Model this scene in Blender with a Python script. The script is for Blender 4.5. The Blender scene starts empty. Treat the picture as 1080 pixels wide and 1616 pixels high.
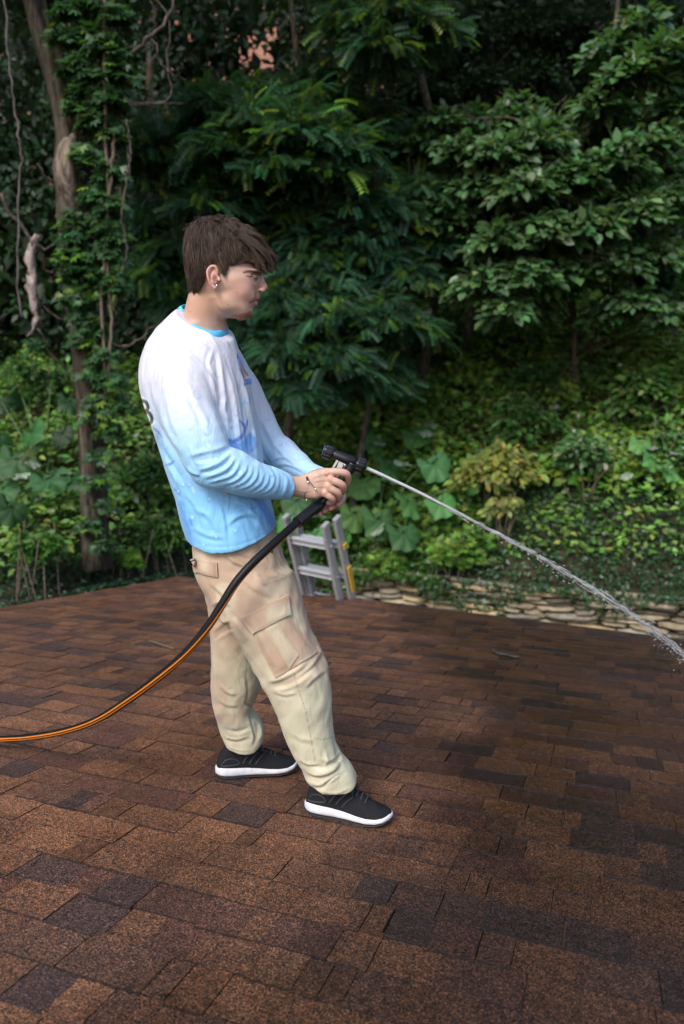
import bpy, math, random
import numpy as np
from mathutils import Vector
rng = np.random.default_rng(7); random.seed(7)
sc = bpy.context.scene
col = sc.collection
# ---------------------------------------------------------------- camera, sky, sun
FPX, CX, CY = 1150.0, 540.0, 808.0          # focal length in photo pixels (1080x1616)
PITCH = math.radians(8.0); HC = 1.165
cam_d = bpy.data.cameras.new('camera'); cam = bpy.data.objects.new('camera', cam_d); col.objects.link(cam)
cam_d.sensor_fit = 'VERTICAL'; cam_d.sensor_height = 36.0; cam_d.lens = 36.0*FPX/1616.0
cam_d.clip_start = 0.05; cam_d.clip_end = 300
cam.location = (0, 0, HC); cam.rotation_euler = (math.pi/2-PITCH, 0, 0)
cam_d.dof.use_dof = True; cam_d.dof.focus_distance = 2.02; cam_d.dof.aperture_fstop = 2.4
sc.camera = cam
w = bpy.data.worlds.new('World'); sc.world = w; w.use_nodes = True
nt = w.node_tree; bg = nt.nodes['Background']; sky = nt.nodes.new('ShaderNodeTexSky')
SUN_EL, SUN_AZ = math.radians(43), math.radians(205)   # azimuth clockwise from +Y: behind the camera, to the left
sky.sky_type = 'NISHITA'; sky.sun_disc = False; sky.sun_elevation = SUN_EL; sky.sun_rotation = SUN_AZ
sky.air_density = 1.0; sky.dust_density = 2.0; sky.ozone_density = 1.0
nt.links.new(sky.outputs[0], bg.inputs[0]); bg.inputs[1].default_value = 0.14
sl = bpy.data.lights.new('sun', 'SUN'); sun = bpy.data.objects.new('sun', sl); col.objects.link(sun)
sl.energy = 1.6; sl.angle = math.radians(22); sl.color = (1.0, 0.955, 0.89)
sd = Vector((math.sin(SUN_AZ)*math.cos(SUN_EL), math.cos(SUN_AZ)*math.cos(SUN_EL), math.sin(SUN_EL)))
sun.rotation_euler = sd.to_track_quat('Z', 'Y').to_euler()
sc.view_settings.view_transform = 'Standard'; sc.view_settings.look = 'None'
sc.view_settings.exposure = 0.85; sc.view_settings.gamma = 1.0
sc.cycles.use_denoising = True
sc.cycles.max_bounces = 8; sc.cycles.transparent_max_bounces = 8
sc.cycles.diffuse_bounces = 3; sc.cycles.glossy_bounces = 3; sc.cycles.transmission_bounces = 6
sc.cycles.caustics_reflective = False; sc.cycles.caustics_refractive = False

# ---------------------------------------------------------------- survey helpers (photo pixel + distance -> metres)
sp_, cp_ = math.sin(PITCH), math.cos(PITCH)
def S(px, py, Y):
    dx = (np.asarray(px, float)-CX)/FPX; dy = -(np.asarray(py, float)-CY)/FPX
    Z = Y/(cp_+dy*sp_)
    return np.stack(np.broadcast_arrays(Z*dx, Y+0*Z, HC+Z*(-sp_+dy*cp_)), -1)
def PX(P):
    P = np.asarray(P, float); x, y, z = P[..., 0], P[..., 1], P[..., 2]-HC
    zc = y*cp_-z*sp_; yc = y*sp_+z*cp_
    zc = np.where(np.abs(zc) < 1e-4, 1e-4, zc)
    return CX+FPX*x/zc, CY-FPX*yc/zc
def spline(pts, n):
    """Catmull-Rom through pts (k,d), n samples"""
    P = np.asarray(pts, float); k = len(P)
    Q = np.vstack([2*P[0]-P[1], P, 2*P[-1]-P[-2]])
    t = np.linspace(0, k-1-1e-9, n); i = t.astype(int); f = (t-i)[:, None]
    a, b, c, d = Q[i], Q[i+1], Q[i+2], Q[i+3]
    return .5*((2*b)+(-a+c)*f+(2*a-5*b+4*c-d)*f*f+(-a+3*b-3*c+d)*f**3)
def ss(a, b, x):
    t = np.clip((x-a)/(b-a), 0, 1); return t*t*(3-2*t)

def _h(ix, iy, iz, s):
    n = (ix*374761393+iy*668265263+iz*2147483647*3+s*1274126177) & 0xffffffff
    n = ((n ^ (n >> 13))*1274126177) & 0xffffffff
    n = ((n ^ (n >> 16))*2246822519) & 0xffffffff
    return ((n ^ (n >> 15)) & 0xffffff)/float(0xffffff)
def noise(P, scale=1.0, seed=0):
    """value noise in 0..1"""
    P = np.asarray(P, float)*scale; I = np.floor(P).astype(np.int64); f = P-I; f = f*f*(3-2*f)
    r = 0
    for a in (0, 1):
        for b in (0, 1):
            for c in (0, 1):
                wgt = (f[..., 0] if a else 1-f[..., 0])*(f[..., 1] if b else 1-f[..., 1])*(f[..., 2] if c else 1-f[..., 2])
                r = r+wgt*_h(I[..., 0]+a, I[..., 1]+b, I[..., 2]+c, seed)
    return r

# ---------------------------------------------------------------- mesh helpers
def mesh_obj(name, V, F, mat, parent=None, colr=None, smooth=True, fmat=None):
    """F: (n,3)/(n,4) array, or list of such arrays / lists"""
    me = bpy.data.meshes.new(name); V = np.asarray(V, np.float32)
    Fs = F if isinstance(F, list) and len(F) and isinstance(F[0], np.ndarray) and F[0].ndim == 2 else None
    if Fs is None:
        if isinstance(F, np.ndarray): Fs = [F]
    if Fs is None:
        me.from_pydata(V.tolist(), [], [list(f) for f in F])
    else:
        me.vertices.add(len(V)); me.vertices.foreach_set('co', V.ravel())
        loops = np.concatenate([f.ravel() for f in Fs]).astype(np.int32)
        cnt = np.concatenate([np.full(len(f), f.shape[1]) for f in Fs]).astype(np.int32)
        me.loops.add(len(loops)); me.loops.foreach_set('vertex_index', loops)
        me.polygons.add(len(cnt)); st = np.concatenate([[0], np.cumsum(cnt)[:-1]]).astype(np.int32)
        me.polygons.foreach_set('loop_start', st); me.polygons.foreach_set('loop_total', cnt)
        me.update(calc_edges=True); me.validate()
    me.polygons.foreach_set('use_smooth', np.full(len(me.polygons), smooth))
    if colr is not None:
        a = me.color_attributes.new('Col', 'FLOAT_COLOR', 'POINT')
        c = np.ones((len(V), 4), np.float32); c[:, :3] = np.asarray(colr)[:, :3]; a.data.foreach_set('color', c.ravel())
    for m in (mat if isinstance(mat, (list, tuple)) else [mat]): me.materials.append(m)
    if fmat is not None: me.polygons.foreach_set('material_index', np.asarray(fmat, np.int32))
    me.update()
    o = bpy.data.objects.new(name, me); col.objects.link(o)
    if parent is not None: o.parent = parent; o.matrix_parent_inverse = parent.matrix_world.inverted() if False else o.matrix_parent_inverse
    return o
def tag(o, label=None, cat=None, group=None, kind=None):
    if label: o['label'] = label
    if cat: o['category'] = cat
    if group: o['group'] = group
    if kind: o['kind'] = kind
    return o
def empty(name, loc=(0, 0, 0)):
    o = bpy.data.objects.new(name, None); o.empty_display_size = .1; col.objects.link(o); o.location = (0, 0, 0); return o
class MB:
    """collects shapes for one mesh"""
    def __init__(s): s.V = []; s.F = []; s.C = []; s.n = 0
    def add(s, V, F, c=None):
        V = np.asarray(V, float); s.V.append(V); s.F += [[i+s.n for i in f] for f in F]; s.n += len(V)
        s.C.append(np.tile(c if c is not None else (1, 1, 1), (len(V), 1)) if c is None or np.ndim(c) == 1 else np.asarray(c))
    def tube(s, pts, rad, n=12, cap=True, c=None, flat=None):
        P = np.asarray(pts, float); k = len(P); R = np.broadcast_to(np.asarray(rad, float), (k,))
        T = np.gradient(P, axis=0); T /= np.linalg.norm(T, axis=1)[:, None]+1e-12
        u = np.cross(T[0], (0, 0, 1)); 
        if np.linalg.norm(u) < .1: u = np.cross(T[0], (0, 1, 0))
        V = []; 
        for i in range(k):
            u = u-T[i]*(u@T[i]); u /= np.linalg.norm(u)+1e-12; v = np.cross(T[i], u)
            a = np.arange(n)*2*math.pi/n
            V.append(P[i]+R[i]*(np.cos(a)[:, None]*u+np.sin(a)[:, None]*v))
        V = np.vstack(V); F = [[i*n+j, i*n+(j+1) % n, (i+1)*n+(j+1) % n, (i+1)*n+j] for i in range(k-1) for j in range(n)]
        if cap: F += [list(range(n))[::-1], [(k-1)*n+j for j in range(n)]]
        s.add(V, F, c)
    def box(s, c0, size, ax=None, c=None, bev=0.0):
        ax = np.eye(3) if ax is None else np.asarray(ax, float)
        h = np.asarray(size, float)/2; c0 = np.asarray(c0, float)
        sg = np.array([[x, y, z] for z in (-1, 1) for y in (-1, 1) for x in (-1, 1)], float)
        V = c0+(sg*h)@ax
        s.add(V, [[0, 2, 3, 1], [4, 5, 7, 6], [0, 1, 5, 4], [2, 6, 7, 3], [0, 4, 6, 2], [1, 3, 7, 5]], c)
    def sph(s, c0, r, n=10, c=None, sc_=(1, 1, 1)):
        V = [[0, 0, 1]]+[[math.sin(t)*math.cos(p), math.sin(t)*math.sin(p), math.cos(t)] for t in [math.pi*i/(n//2+1) for i in range(1, n//2+1)] for p in [2*math.pi*j/n for j in range(n)]]+[[0, 0, -1]]
        m = n//2; F = [[0, 1+j, 1+(j+1) % n] for j in range(n)]
        F += [[1+i*n+j, 1+(i+1)*n+j, 1+(i+1)*n+(j+1) % n, 1+i*n+(j+1) % n] for i in range(m-1) for j in range(n)]
        F += [[1+(m-1)*n+j, 1+m*n, 1+(m-1)*n+(j+1) % n] for j in range(n)]
        s.add(np.asarray(c0)+np.array(V)*r*np.array(sc_), F, c)
    def build(s, name, mat, parent=None, smooth=True, colr=False):
        return mesh_obj(name, np.vstack(s.V), s.F, mat, parent, np.vstack(s.C) if colr else None, smooth)
def autosmooth(o, deg=35):
    me = o.data; me.update()
    import bmesh
    bm = bmesh.new(); bm.from_mesh(me)
    for e in bm.edges:
        if len(e.link_faces) == 2 and e.calc_face_angle(0) > math.radians(deg): e.smooth = False
    bm.to_mesh(me); bm.free(); return o

# ---------------------------------------------------------------- materials
def M(name, color=(.5, .5, .5), rough=.6, spec=.5, metal=0.0, attr=False, noise_amt=0.0, noise_scale=20, bump=0.0, bump_scale=200, trans=0.0, sheen=0.0, sss=0.0):
    m = bpy.data.materials.new(name); m.use_nodes = True; t = m.node_tree; b = t.nodes['Principled BSDF']
    b.inputs['Roughness'].default_value = rough; b.inputs['Specular IOR Level'].default_value = spec; b.inputs['Metallic'].default_value = metal
    b.inputs['Base Color'].default_value = (*color, 1)
    tc = t.nodes.new('ShaderNodeTexCoord'); src = None
    if attr:
        a = t.nodes.new('ShaderNodeAttribute'); a.attribute_name = 'Col'; src = a.outputs['Color']; t.links.new(src, b.inputs['Base Color'])
    if noise_amt:
        n = t.nodes.new('ShaderNodeTexNoise'); n.inputs['Scale'].default_value = noise_scale; n.inputs['Detail'].default_value = 5
        t.links.new(tc.outputs['Object'], n.inputs['Vector'])
        mr = t.nodes.new('ShaderNodeMapRange'); mr.inputs['From Min'].default_value = .3; mr.inputs['From Max'].default_value = .7
        mr.inputs['To Min'].default_value = 1-noise_amt; mr.inputs['To Max'].default_value = 1+noise_amt; t.links.new(n.outputs['Fac'], mr.inputs['Value'])
        vm = t.nodes.new('ShaderNodeVectorMath'); vm.operation = 'SCALE'
        if src is not None: t.links.new(src, vm.inputs[0])
        else: vm.inputs[0].default_value = color
        t.links.new(mr.outputs[0], vm.inputs['Scale']); t.links.new(vm.outputs[0], b.inputs['Base Color'])
    if bump:
        n2 = t.nodes.new('ShaderNodeTexNoise'); n2.inputs['Scale'].default_value = bump_scale; n2.inputs['Detail'].default_value = 4
        t.links.new(tc.outputs['Object'], n2.inputs['Vector'])
        bp = t.nodes.new('ShaderNodeBump'); bp.inputs['Strength'].default_value = bump; bp.inputs['Distance'].default_value = .002
        t.links.new(n2.outputs['Fac'], bp.inputs['Height']); t.links.new(bp.outputs[0], b.inputs['Normal'])
    if sheen: b.inputs['Sheen Weight'].default_value = sheen
    if sss:
        b.inputs['Subsurface Weight'].default_value = sss; b.inputs['Subsurface Radius'].default_value = (1, .35, .2); b.inputs['Subsurface Scale'].default_value = .006
    return m
def leaf_mat(name, rough=.5, spec=.35, transl=.28, back=(.16, .2, .13), backf=.25):
    m = bpy.data.materials.new(name); m.use_nodes = True; t = m.node_tree; b = t.nodes['Principled BSDF']; out = t.nodes['Material Output']
    a = t.nodes.new('ShaderNodeAttribute'); a.attribute_name = 'Col'
    g = t.nodes.new('ShaderNodeNewGeometry'); mx = t.nodes.new('ShaderNodeMix'); mx.data_type = 'RGBA'
    mu = t.nodes.new('ShaderNodeMath'); mu.operation = 'MULTIPLY'; mu.inputs[1].default_value = backf; t.links.new(g.outputs['Backfacing'], mu.inputs[0])
    t.links.new(mu.outputs[0], mx.inputs[0]); t.links.new(a.outputs['Color'], mx.inputs[6]); mx.inputs[7].default_value = (*back, 1)
    t.links.new(mx.outputs[2], b.inputs['Base Color']); b.inputs['Roughness'].default_value = rough; b.inputs['Specular IOR Level'].default_value = spec
    tr = t.nodes.new('ShaderNodeBsdfTranslucent'); vm = t.nodes.new('ShaderNodeVectorMath'); vm.operation = 'MULTIPLY'; vm.inputs[1].default_value = (1.5, 1.6, .6)
    t.links.new(a.outputs['Color'], vm.inputs[0]); t.links.new(vm.outputs[0], tr.inputs[0])
    ms = t.nodes.new('ShaderNodeMixShader'); ms.inputs[0].default_value = transl
    t.links.new(b.outputs[0], ms.inputs[1]); t.links.new(tr.outputs[0], ms.inputs[2]); t.links.new(ms.outputs[0], out.inputs[0])
    return m
LEAF = leaf_mat('leaf'); LEAF_G = leaf_mat('leaf_glossy', .38, .5)
def bark():
    m = bpy.data.materials.new('bark'); m.use_nodes = True; t = m.node_tree; b = t.nodes['Principled BSDF']; b.inputs['Roughness'].default_value = .92; b.inputs['Specular IOR Level'].default_value = .15
    a = t.nodes.new('ShaderNodeAttribute'); a.attribute_name = 'Col'; tc = t.nodes.new('ShaderNodeTexCoord'); mp = t.nodes.new('ShaderNodeMapping'); mp.inputs['Scale'].default_value = (1, 1, .16); t.links.new(tc.outputs['Object'], mp.inputs[0])
    n = t.nodes.new('ShaderNodeTexNoise'); n.inputs['Scale'].default_value = 32; n.inputs['Detail'].default_value = 6; n.inputs['Roughness'].default_value = .7; t.links.new(mp.outputs[0], n.inputs['Vector'])
    mr = t.nodes.new('ShaderNodeMapRange'); mr.inputs[1].default_value = .36; mr.inputs[2].default_value = .66; mr.inputs[3].default_value = .25; mr.inputs[4].default_value = 1.7; t.links.new(n.outputs[0], mr.inputs[0])
    v = t.nodes.new('ShaderNodeVectorMath'); v.operation = 'SCALE'; t.links.new(a.outputs[0], v.inputs[0]); t.links.new(mr.outputs[0], v.inputs['Scale']); t.links.new(v.outputs[0], b.inputs['Base Color'])
    bp = t.nodes.new('ShaderNodeBump'); bp.inputs['Distance'].default_value = .02; t.links.new(n.outputs[0], bp.inputs['Height']); t.links.new(bp.outputs[0], b.inputs['Normal']); return m
BARK = bark()
TWIG = M('twig', (.13, .10, .075), .9, .2, noise_amt=.3, noise_scale=30)
SOIL = M('soil', (.045, .035, .022), .95, .1, noise_amt=.5, noise_scale=2.5)

# ================================================================ ROOF
CAMR = np.array([[1, 0, 0], [0, cp_, -sp_], [0, sp_, cp_]])   # rows: right, forward, up
def raydir(px, py): return (px-CX)/FPX*CAMR[0]+CAMR[1]-(py-CY)/FPX*CAMR[2]
vcut = raydir(956, 765); vcut /= np.linalg.norm(vcut)
vcrs = -raydir(-2650, 670); vcrs -= vcut*(vcrs@vcut); vcrs /= np.linalg.norm(vcrs)   # points right
RN = np.cross(vcrs, vcut); RN /= np.linalg.norm(RN)
C0 = np.array([0, 0, HC])
foot = S(550, 1300, 1.926); RO = foot.copy()
def onroof(px, py, up=0.0):
    d = raydir(px, py); t = ((RO+RN*up-C0)@RN)/(d@RN); return C0+d*t
def roofz(x, y): return RO[2]-(RN[0]*(x-RO[0])+RN[1]*(y-RO[1]))/RN[2]
def build_roof():
    root = tag(empty('house_roof'), 'brown and charcoal asphalt shingle roof the person stands on', 'roof')
    ex = .113
    pal = {'tan': (.158, .082, .047), 'brn': (.130, .069, .042), 'red': (.100, .052, .039), 'chr': (.068, .044, .039), 'mix': (.112, .063, .044)}
    names = ['tan', 'brn', 'red', 'chr', 'mix']
    V = []; C = []; F = []
    def uv(p): d = p-RO; return d@vcrs, d@vcut
    for r in range(-17, 64):
        v0 = r*ex
        u = -9.0+random.random()*.3
        while u < 6.5:
            L = random.choice([.05, .07, .085, .10, .115, .13, .15, .17, .20]); raised = random.random() < .55
            nm = random.choices(names, [.30, .25, .15, .14, .16])[0]; cc = np.array(pal[nm])*random.uniform(.85, 1.15)
            u2 = u+L
            h0 = (.0046 if raised else .0020)+random.uniform(0, .0012); h1 = h0-.0035
            j0 = random.uniform(-.004, .004); 
            nseg = 4; n0 = len(V)
            jl, jr = random.uniform(-.003, .003), random.uniform(-.003, .003)
            for k in range(nseg+1):
                uu = u+L*k/nseg; e = v0+(.0 if raised else .004)+j0+random.uniform(-.0015, .0015)
                q = RO+vcrs*(uu+(jl if k == 0 else 0))
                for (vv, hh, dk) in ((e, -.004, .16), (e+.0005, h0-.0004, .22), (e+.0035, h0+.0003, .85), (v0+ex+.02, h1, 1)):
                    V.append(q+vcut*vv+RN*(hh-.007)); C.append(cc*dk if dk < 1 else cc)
            for k in range(nseg):
                a = n0+k*4; b = a+4
                F += [[a, b, b+1, a+1], [a+1, b+1, b+2, a+2], [a+2, b+2, b+3, a+3]]
            # side lips
            for k, sgn in ((0, -1), (nseg, 1)):
                a = n0+k*4; b0 = len(V)
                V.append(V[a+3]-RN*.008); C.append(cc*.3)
                F.append([a, a+1, a+2, a+3, b0] if sgn < 0 else [b0, a+3, a+2, a+1, a])
            u = u2+random.choice([0, 0, .002, .003])
    me = bpy.data.meshes.new('shingles'); me.from_pydata([tuple(v) for v in V], [], F)
    at = me.color_attributes.new('Col', 'FLOAT_COLOR', 'POINT')
    at.data.foreach_set('color', np.hstack([np.array(C), np.ones((len(C), 1))]).astype(np.float32).ravel())
    import bmesh
    bm = bmesh.new(); bm.from_mesh(me)
    e1, e2 = onroof(450, 930), onroof(1080, 1009)
    l0, l1, l2 = onroof(400, 905), onroof(300, 906), onroof(0, 958)
    def cut(p, q, inside):
        d = q-p; n = np.cross(d, RN); n /= np.linalg.norm(n)
        if (inside-p)@n > 0: n = -n
        bmesh.ops.bisect_plane(bm, geom=bm.verts[:]+bm.edges[:]+bm.faces[:], plane_co=p, plane_no=n, clear_outer=True)
    cut(e1, e2, RO)
    cut(l1, l2, RO)
    bm.to_mesh(me); bm.free()
    me.polygons.foreach_set('use_smooth', np.zeros(len(me.polygons), bool))
    m = bpy.data.materials.new('shingle'); m.use_nodes = True; t = m.node_tree; b = t.nodes['Principled BSDF']
    a = t.nodes.new('ShaderNodeAttribute'); a.attribute_name = 'Col'; tc = t.nodes.new('ShaderNodeTexCoord')
    def NZ(s, d=2, r=.6):
        n = t.nodes.new('ShaderNodeTexNoise'); n.inputs['Scale'].default_value = s; n.inputs['Detail'].default_value = d; n.inputs['Roughness'].default_value = r
        t.links.new(tc.outputs['Object'], n.inputs['Vector']); return n
    vo = t.nodes.new('ShaderNodeTexVoronoi'); vo.inputs['Scale'].default_value = 420; t.links.new(tc.outputs['Object'], vo.inputs['Vector'])
    sep = t.nodes.new('ShaderNodeSeparateColor'); t.links.new(vo.outputs['Color'], sep.inputs[0])
    rp = t.nodes.new('ShaderNodeValToRGB'); cr = rp.color_ramp; cr.interpolation = 'CONSTANT'
    cr.elements[0].position = 0; cr.elements[0].color = (.14, .15, .20, 1); cr.elements[1].position = .25; cr.elements[1].color = (.75, .68, .66, 1)
    for p, c in ((.5, (1.1, 1.0, .95)), (.72, (1.8, 1.5, 1.2)), (.9, (3.2, 2.7, 2.4))):
        e = cr.elements.new(p); e.color = (*c, 1)
    t.links.new(sep.outputs[0], rp.inputs[0])
    big = NZ(1.3, 4); mr = t.nodes.new('ShaderNodeMapRange'); mr.inputs[1].default_value = .35; mr.inputs[2].default_value = .65; mr.inputs[3].default_value = .72; mr.inputs[4].default_value = 1.2
    t.links.new(big.outputs[0], mr.inputs[0])
    md = NZ(45, 3); mr2 = t.nodes.new('ShaderNodeMapRange'); mr2.inputs[1].default_value = .3; mr2.inputs[2].default_value = .7; mr2.inputs[3].default_value = .75; mr2.inputs[4].default_value = 1.25
    t.links.new(md.outputs[0], mr2.inputs[0])
    v1 = t.nodes.new('ShaderNodeVectorMath'); v1.operation = 'MULTIPLY'; t.links.new(a.outputs['Color'], v1.inputs[0]); t.links.new(rp.outputs[0], v1.inputs[1])
    mm = t.nodes.new('ShaderNodeMath'); mm.operation = 'MULTIPLY'; t.links.new(mr.outputs[0], mm.inputs[0]); t.links.new(mr2.outputs[0], mm.inputs[1])
    v2 = t.nodes.new('ShaderNodeVectorMath'); v2.operation = 'SCALE'; t.links.new(v1.outputs[0], v2.inputs[0]); t.links.new(mm.outputs[0], v2.inputs['Scale'])
    sx = t.nodes.new('ShaderNodeSeparateXYZ'); t.links.new(tc.outputs['Object'], sx.inputs[0])
    def MT(op, a_, b_):
        q = t.nodes.new('ShaderNodeMath'); q.operation = op
        for i_, v_ in enumerate((a_, b_)):
            if isinstance(v_, (int, float)): q.inputs[i_].default_value = v_
            else: t.links.new(v_, q.inputs[i_])
        return q.outputs[0]
    # water-darkened shingles: the side the jet has soaked, plus vignette shade painted in near the camera; ragged edge
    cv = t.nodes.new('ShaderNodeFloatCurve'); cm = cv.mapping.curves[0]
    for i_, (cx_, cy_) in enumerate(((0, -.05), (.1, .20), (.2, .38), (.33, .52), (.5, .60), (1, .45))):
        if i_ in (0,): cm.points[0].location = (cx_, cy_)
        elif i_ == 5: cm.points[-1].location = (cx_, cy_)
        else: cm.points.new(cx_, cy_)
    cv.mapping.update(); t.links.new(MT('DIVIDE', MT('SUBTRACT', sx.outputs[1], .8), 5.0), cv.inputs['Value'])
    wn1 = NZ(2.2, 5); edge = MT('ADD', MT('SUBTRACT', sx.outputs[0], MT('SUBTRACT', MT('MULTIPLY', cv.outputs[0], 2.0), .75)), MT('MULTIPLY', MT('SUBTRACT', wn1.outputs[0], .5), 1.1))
    wet_shade = t.nodes.new('ShaderNodeMapRange'); wet_shade.interpolation_type = 'SMOOTHSTEP'; wet_shade.inputs[1].default_value = -.10; wet_shade.inputs[2].default_value = .30; wet_shade.inputs[3].default_value = 0; wet_shade.inputs[4].default_value = 1; t.links.new(edge, wet_shade.inputs[0])
    v3 = t.nodes.new('ShaderNodeVectorMath'); v3.operation = 'SCALE'; t.links.new(v2.outputs[0], v3.inputs[0]); t.links.new(MT('SUBTRACT', 1.0, MT('MULTIPLY', wet_shade.outputs[0], .60)), v3.inputs['Scale'])
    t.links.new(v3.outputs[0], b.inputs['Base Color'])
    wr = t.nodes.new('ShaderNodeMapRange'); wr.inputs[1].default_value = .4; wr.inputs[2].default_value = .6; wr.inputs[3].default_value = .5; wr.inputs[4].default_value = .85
    wn = NZ(.9, 3); t.links.new(wn.outputs[0], wr.inputs[0]); t.links.new(MT('SUBTRACT', wr.outputs[0], MT('MULTIPLY', wet_shade.outputs[0], .15)), b.inputs['Roughness'])
    b.inputs['Specular IOR Level'].default_value = .35
    bp = t.nodes.new('ShaderNodeBump'); bp.inputs['Strength'].default_value = .55; bp.inputs['Distance'].default_value = .0012
    t.links.new(vo.outputs['Distance'], bp.inputs['Height']); bp.invert = True; t.links.new(bp.outputs[0], b.inputs['Normal'])
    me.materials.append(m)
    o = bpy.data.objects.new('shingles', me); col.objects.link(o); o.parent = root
    # deck under the shingles, drip edge and fascia along the eave
    d = (e2-e1)/np.linalg.norm(e2-e1); a0 = e1-d*1.5; a1 = e2+d*4
    dl = (l2-l1)/np.linalg.norm(l2-l1); b0 = l1+dl*9
    # intersection of eave and rake
    A = np.array([d, -dl]).T; s = np.linalg.lstsq(A, l1-e1, rcond=None)[0]; cr_ = e1+d*s[0]
    out = np.cross(d, RN); out = out if out[1] > 0 else -out
    outl = np.cross(dl, RN); outl = outl if outl[1] > 0 else -outl
    deck = MB(); q = [cr_, a1, a1-vcut*9, b0-vcut*9, b0]; 
    deck.add([p-RN*.02 for p in q]+[p-RN*.05 for p in q], [[4, 3, 2, 1, 0], [5, 6, 7, 8, 9]]+[[i, (i+1) % 5, (i+1) % 5+5, i+5] for i in range(5)])
    deck.build('roof_deck', M('plywood', (.12, .08, .05), .9), root, False)
    de = MB(); ax = [d, out, RN]; L = np.linalg.norm(a1-cr_)
    de.box((cr_+a1)/2+out*.006-RN*.006, (L, .022, .008), ax); de.box((cr_+a1)/2+out*.017-RN*.025, (L, .003, .045), ax)
    de.build('drip_edge', M('drip_metal', (.025, .022, .02), .5, .5), root, False)
    fa = MB(); fa.box((cr_+a1)/2-out*.03-RN*.14, (L, .02, .18), ax)
    L2 = np.linalg.norm(b0-cr_); fa.box((cr_+b0)/2-outl*.03-RN*.14, (L2, .02, .18), [dl, outl, RN])
    fa.build('fascia', M('fascia_paint', (.25, .2, .15), .6), root, False)
    # house walls below
    return e1, d, out, cr_
EAVE0, EAVD, EAVO, CORNER = build_roof()

# ================================================================ leaves
T4 = (np.array([[0, 0, 0], [.45, .27, .05], [1, 0, -.06], [.45, -.27, .05]]), [np.array([[0, 2, 1], [0, 3, 2]])])
T6 = (np.array([[0, 0, 0], [.25, .24, .05], [.62, .25, .04], [1, 0, -.1], [.62, -.25, .04], [.25, -.24, .05]]), [np.array([[0, 3, 2, 1], [0, 5, 4, 3]])])
def t_pinnate(n=8, ll=.24, lw=.085):
    V = [[0, 0, 0], [.5, .008, .02], [1, 0, -.12], [.5, -.008, .02]]; F = [[0, 1, 2, 3]]
    for i in range(n):
        x = .12+.82*i/(n-1); z = .06*math.sin(x*3)-.12*x*x
        for s in (1, -1):
            l = ll*(1-.35*abs(x-.45)); a = len(V); dz = -.05
            V += [[x, s*.01, z], [x+.03+lw*.5, s*l*.5, z+dz*.3], [x+.05, s*l, z+dz*1.6], [x-lw*.45, s*l*.55, z+dz*.3]]
            F.append([a, a+1, a+2, a+3] if s > 0 else [a+3, a+2, a+1, a])
    return np.array(V), [np.array(F)]
TP = t_pinnate()
def t_palm():
    V = []; F = []
    for k, an in enumerate((-75, -38, 0, 38, 75)):
        a = math.radians(an); c, s = math.cos(a), math.sin(a); L = 1-.3*abs(an)/75; n = len(V)
        for x, y, z in ((0, 0, 0), (.5*L, .17*L, .03), (L, 0, -.1), (.5*L, -.17*L, .03)): V.append([x*c-y*s, x*s+y*c, z])
        F.append([n, n+3, n+2, n+1])
    return np.array(V), [np.array(F)]
TPALM = t_palm()
def t_big():
    V = [[.12, 0, -.02]]; n = 28; F = []; K = [.75]
    for r in (.3, .62, .86, 1.0):
        for k in range(n):
            a = 2*math.pi*k/n; rr = r*(.53+(.035*math.sin(5*a)+.03*math.cos(9*a+1))*r); x = .42+rr*math.cos(a); y = rr*math.sin(a)*.92
            if math.cos(a) < -.85: x += .26*r
            vein = k % 4 == 0
            z = .06*r+(-.022 if vein else .012)*min(r*2, 1)+.045*math.sin(3*a+1)*r*r-.16*r*r*max(0, math.cos(a))-.08*abs(math.sin(a))*r*r*r+(.035*math.sin(7*a)+.03*math.cos(11*a) if r > .8 else 0)
            V.append([x, y, z]); K.append(1.25 if vein else .92)
    for q in range(3):
        for k in range(n): k2 = (k+1) % n; F.append([1+(q+1)*n+k, 1+(q+1)*n+k2, 1+q*n+k2, 1+q*n+k])
    tri = np.array([[0, 1+k, 1+(k+1) % n] for k in range(n)])
    global TBIGK; TBIGK = np.array(K)
    return np.array(V), [np.array(F), tri]
TBIG = t_big()
def unit(v): return v/(np.linalg.norm(v, axis=-1, keepdims=True)+1e-12)
def inst(T, pos, d, nrm, s, c):
    """place templates -> (V, [F], C)"""
    tv, tf = T; X = unit(d); Zv = unit(nrm-X*(nrm*X).sum(-1, keepdims=True)); Yv = np.cross(Zv, X); n = len(pos); k = len(tv)
    V = pos[:, None]+s[:, None, None]*(tv[None, :, 0:1]*X[:, None]+tv[None, :, 1:2]*Yv[:, None]+tv[None, :, 2:3]*Zv[:, None])
    F = [(f[None]+(np.arange(n)*k)[:, None, None]).reshape(-1, f.shape[1]) for f in tf]
    return V.reshape(-1, 3), F, np.repeat(c, k, 0)
def leafobj(name, batches, mat, parent=None):
    Vs = []; Fs = {}; Cs = []; off = 0
    for V, F, C in batches:
        for f in F: Fs.setdefault(f.shape[1], []).append(f+off)
        Vs.append(V); Cs.append(C); off += len(V)
    return mesh_obj(name, np.vstack(Vs), [np.vstack(x) for x in Fs.values()], mat, parent, np.vstack(Cs), True)
def vary(base, n, amt=.25, hue=.12):
    b = np.asarray(base)[None]*(1+rng.normal(0, amt, (n, 1))).clip(.4, 1.8)
    return (b*(1+rng.normal(0, hue, (n, 3)))).clip(.002, 1)
HOLES = [(408, 72, 36, 34), (300, 62, 14, 10), (300, 120, 18, 12), (385, 105, 12, 14), (8, 12, 14, 10), (14, 178, 14, 12), (390,52,18,16)]
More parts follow.
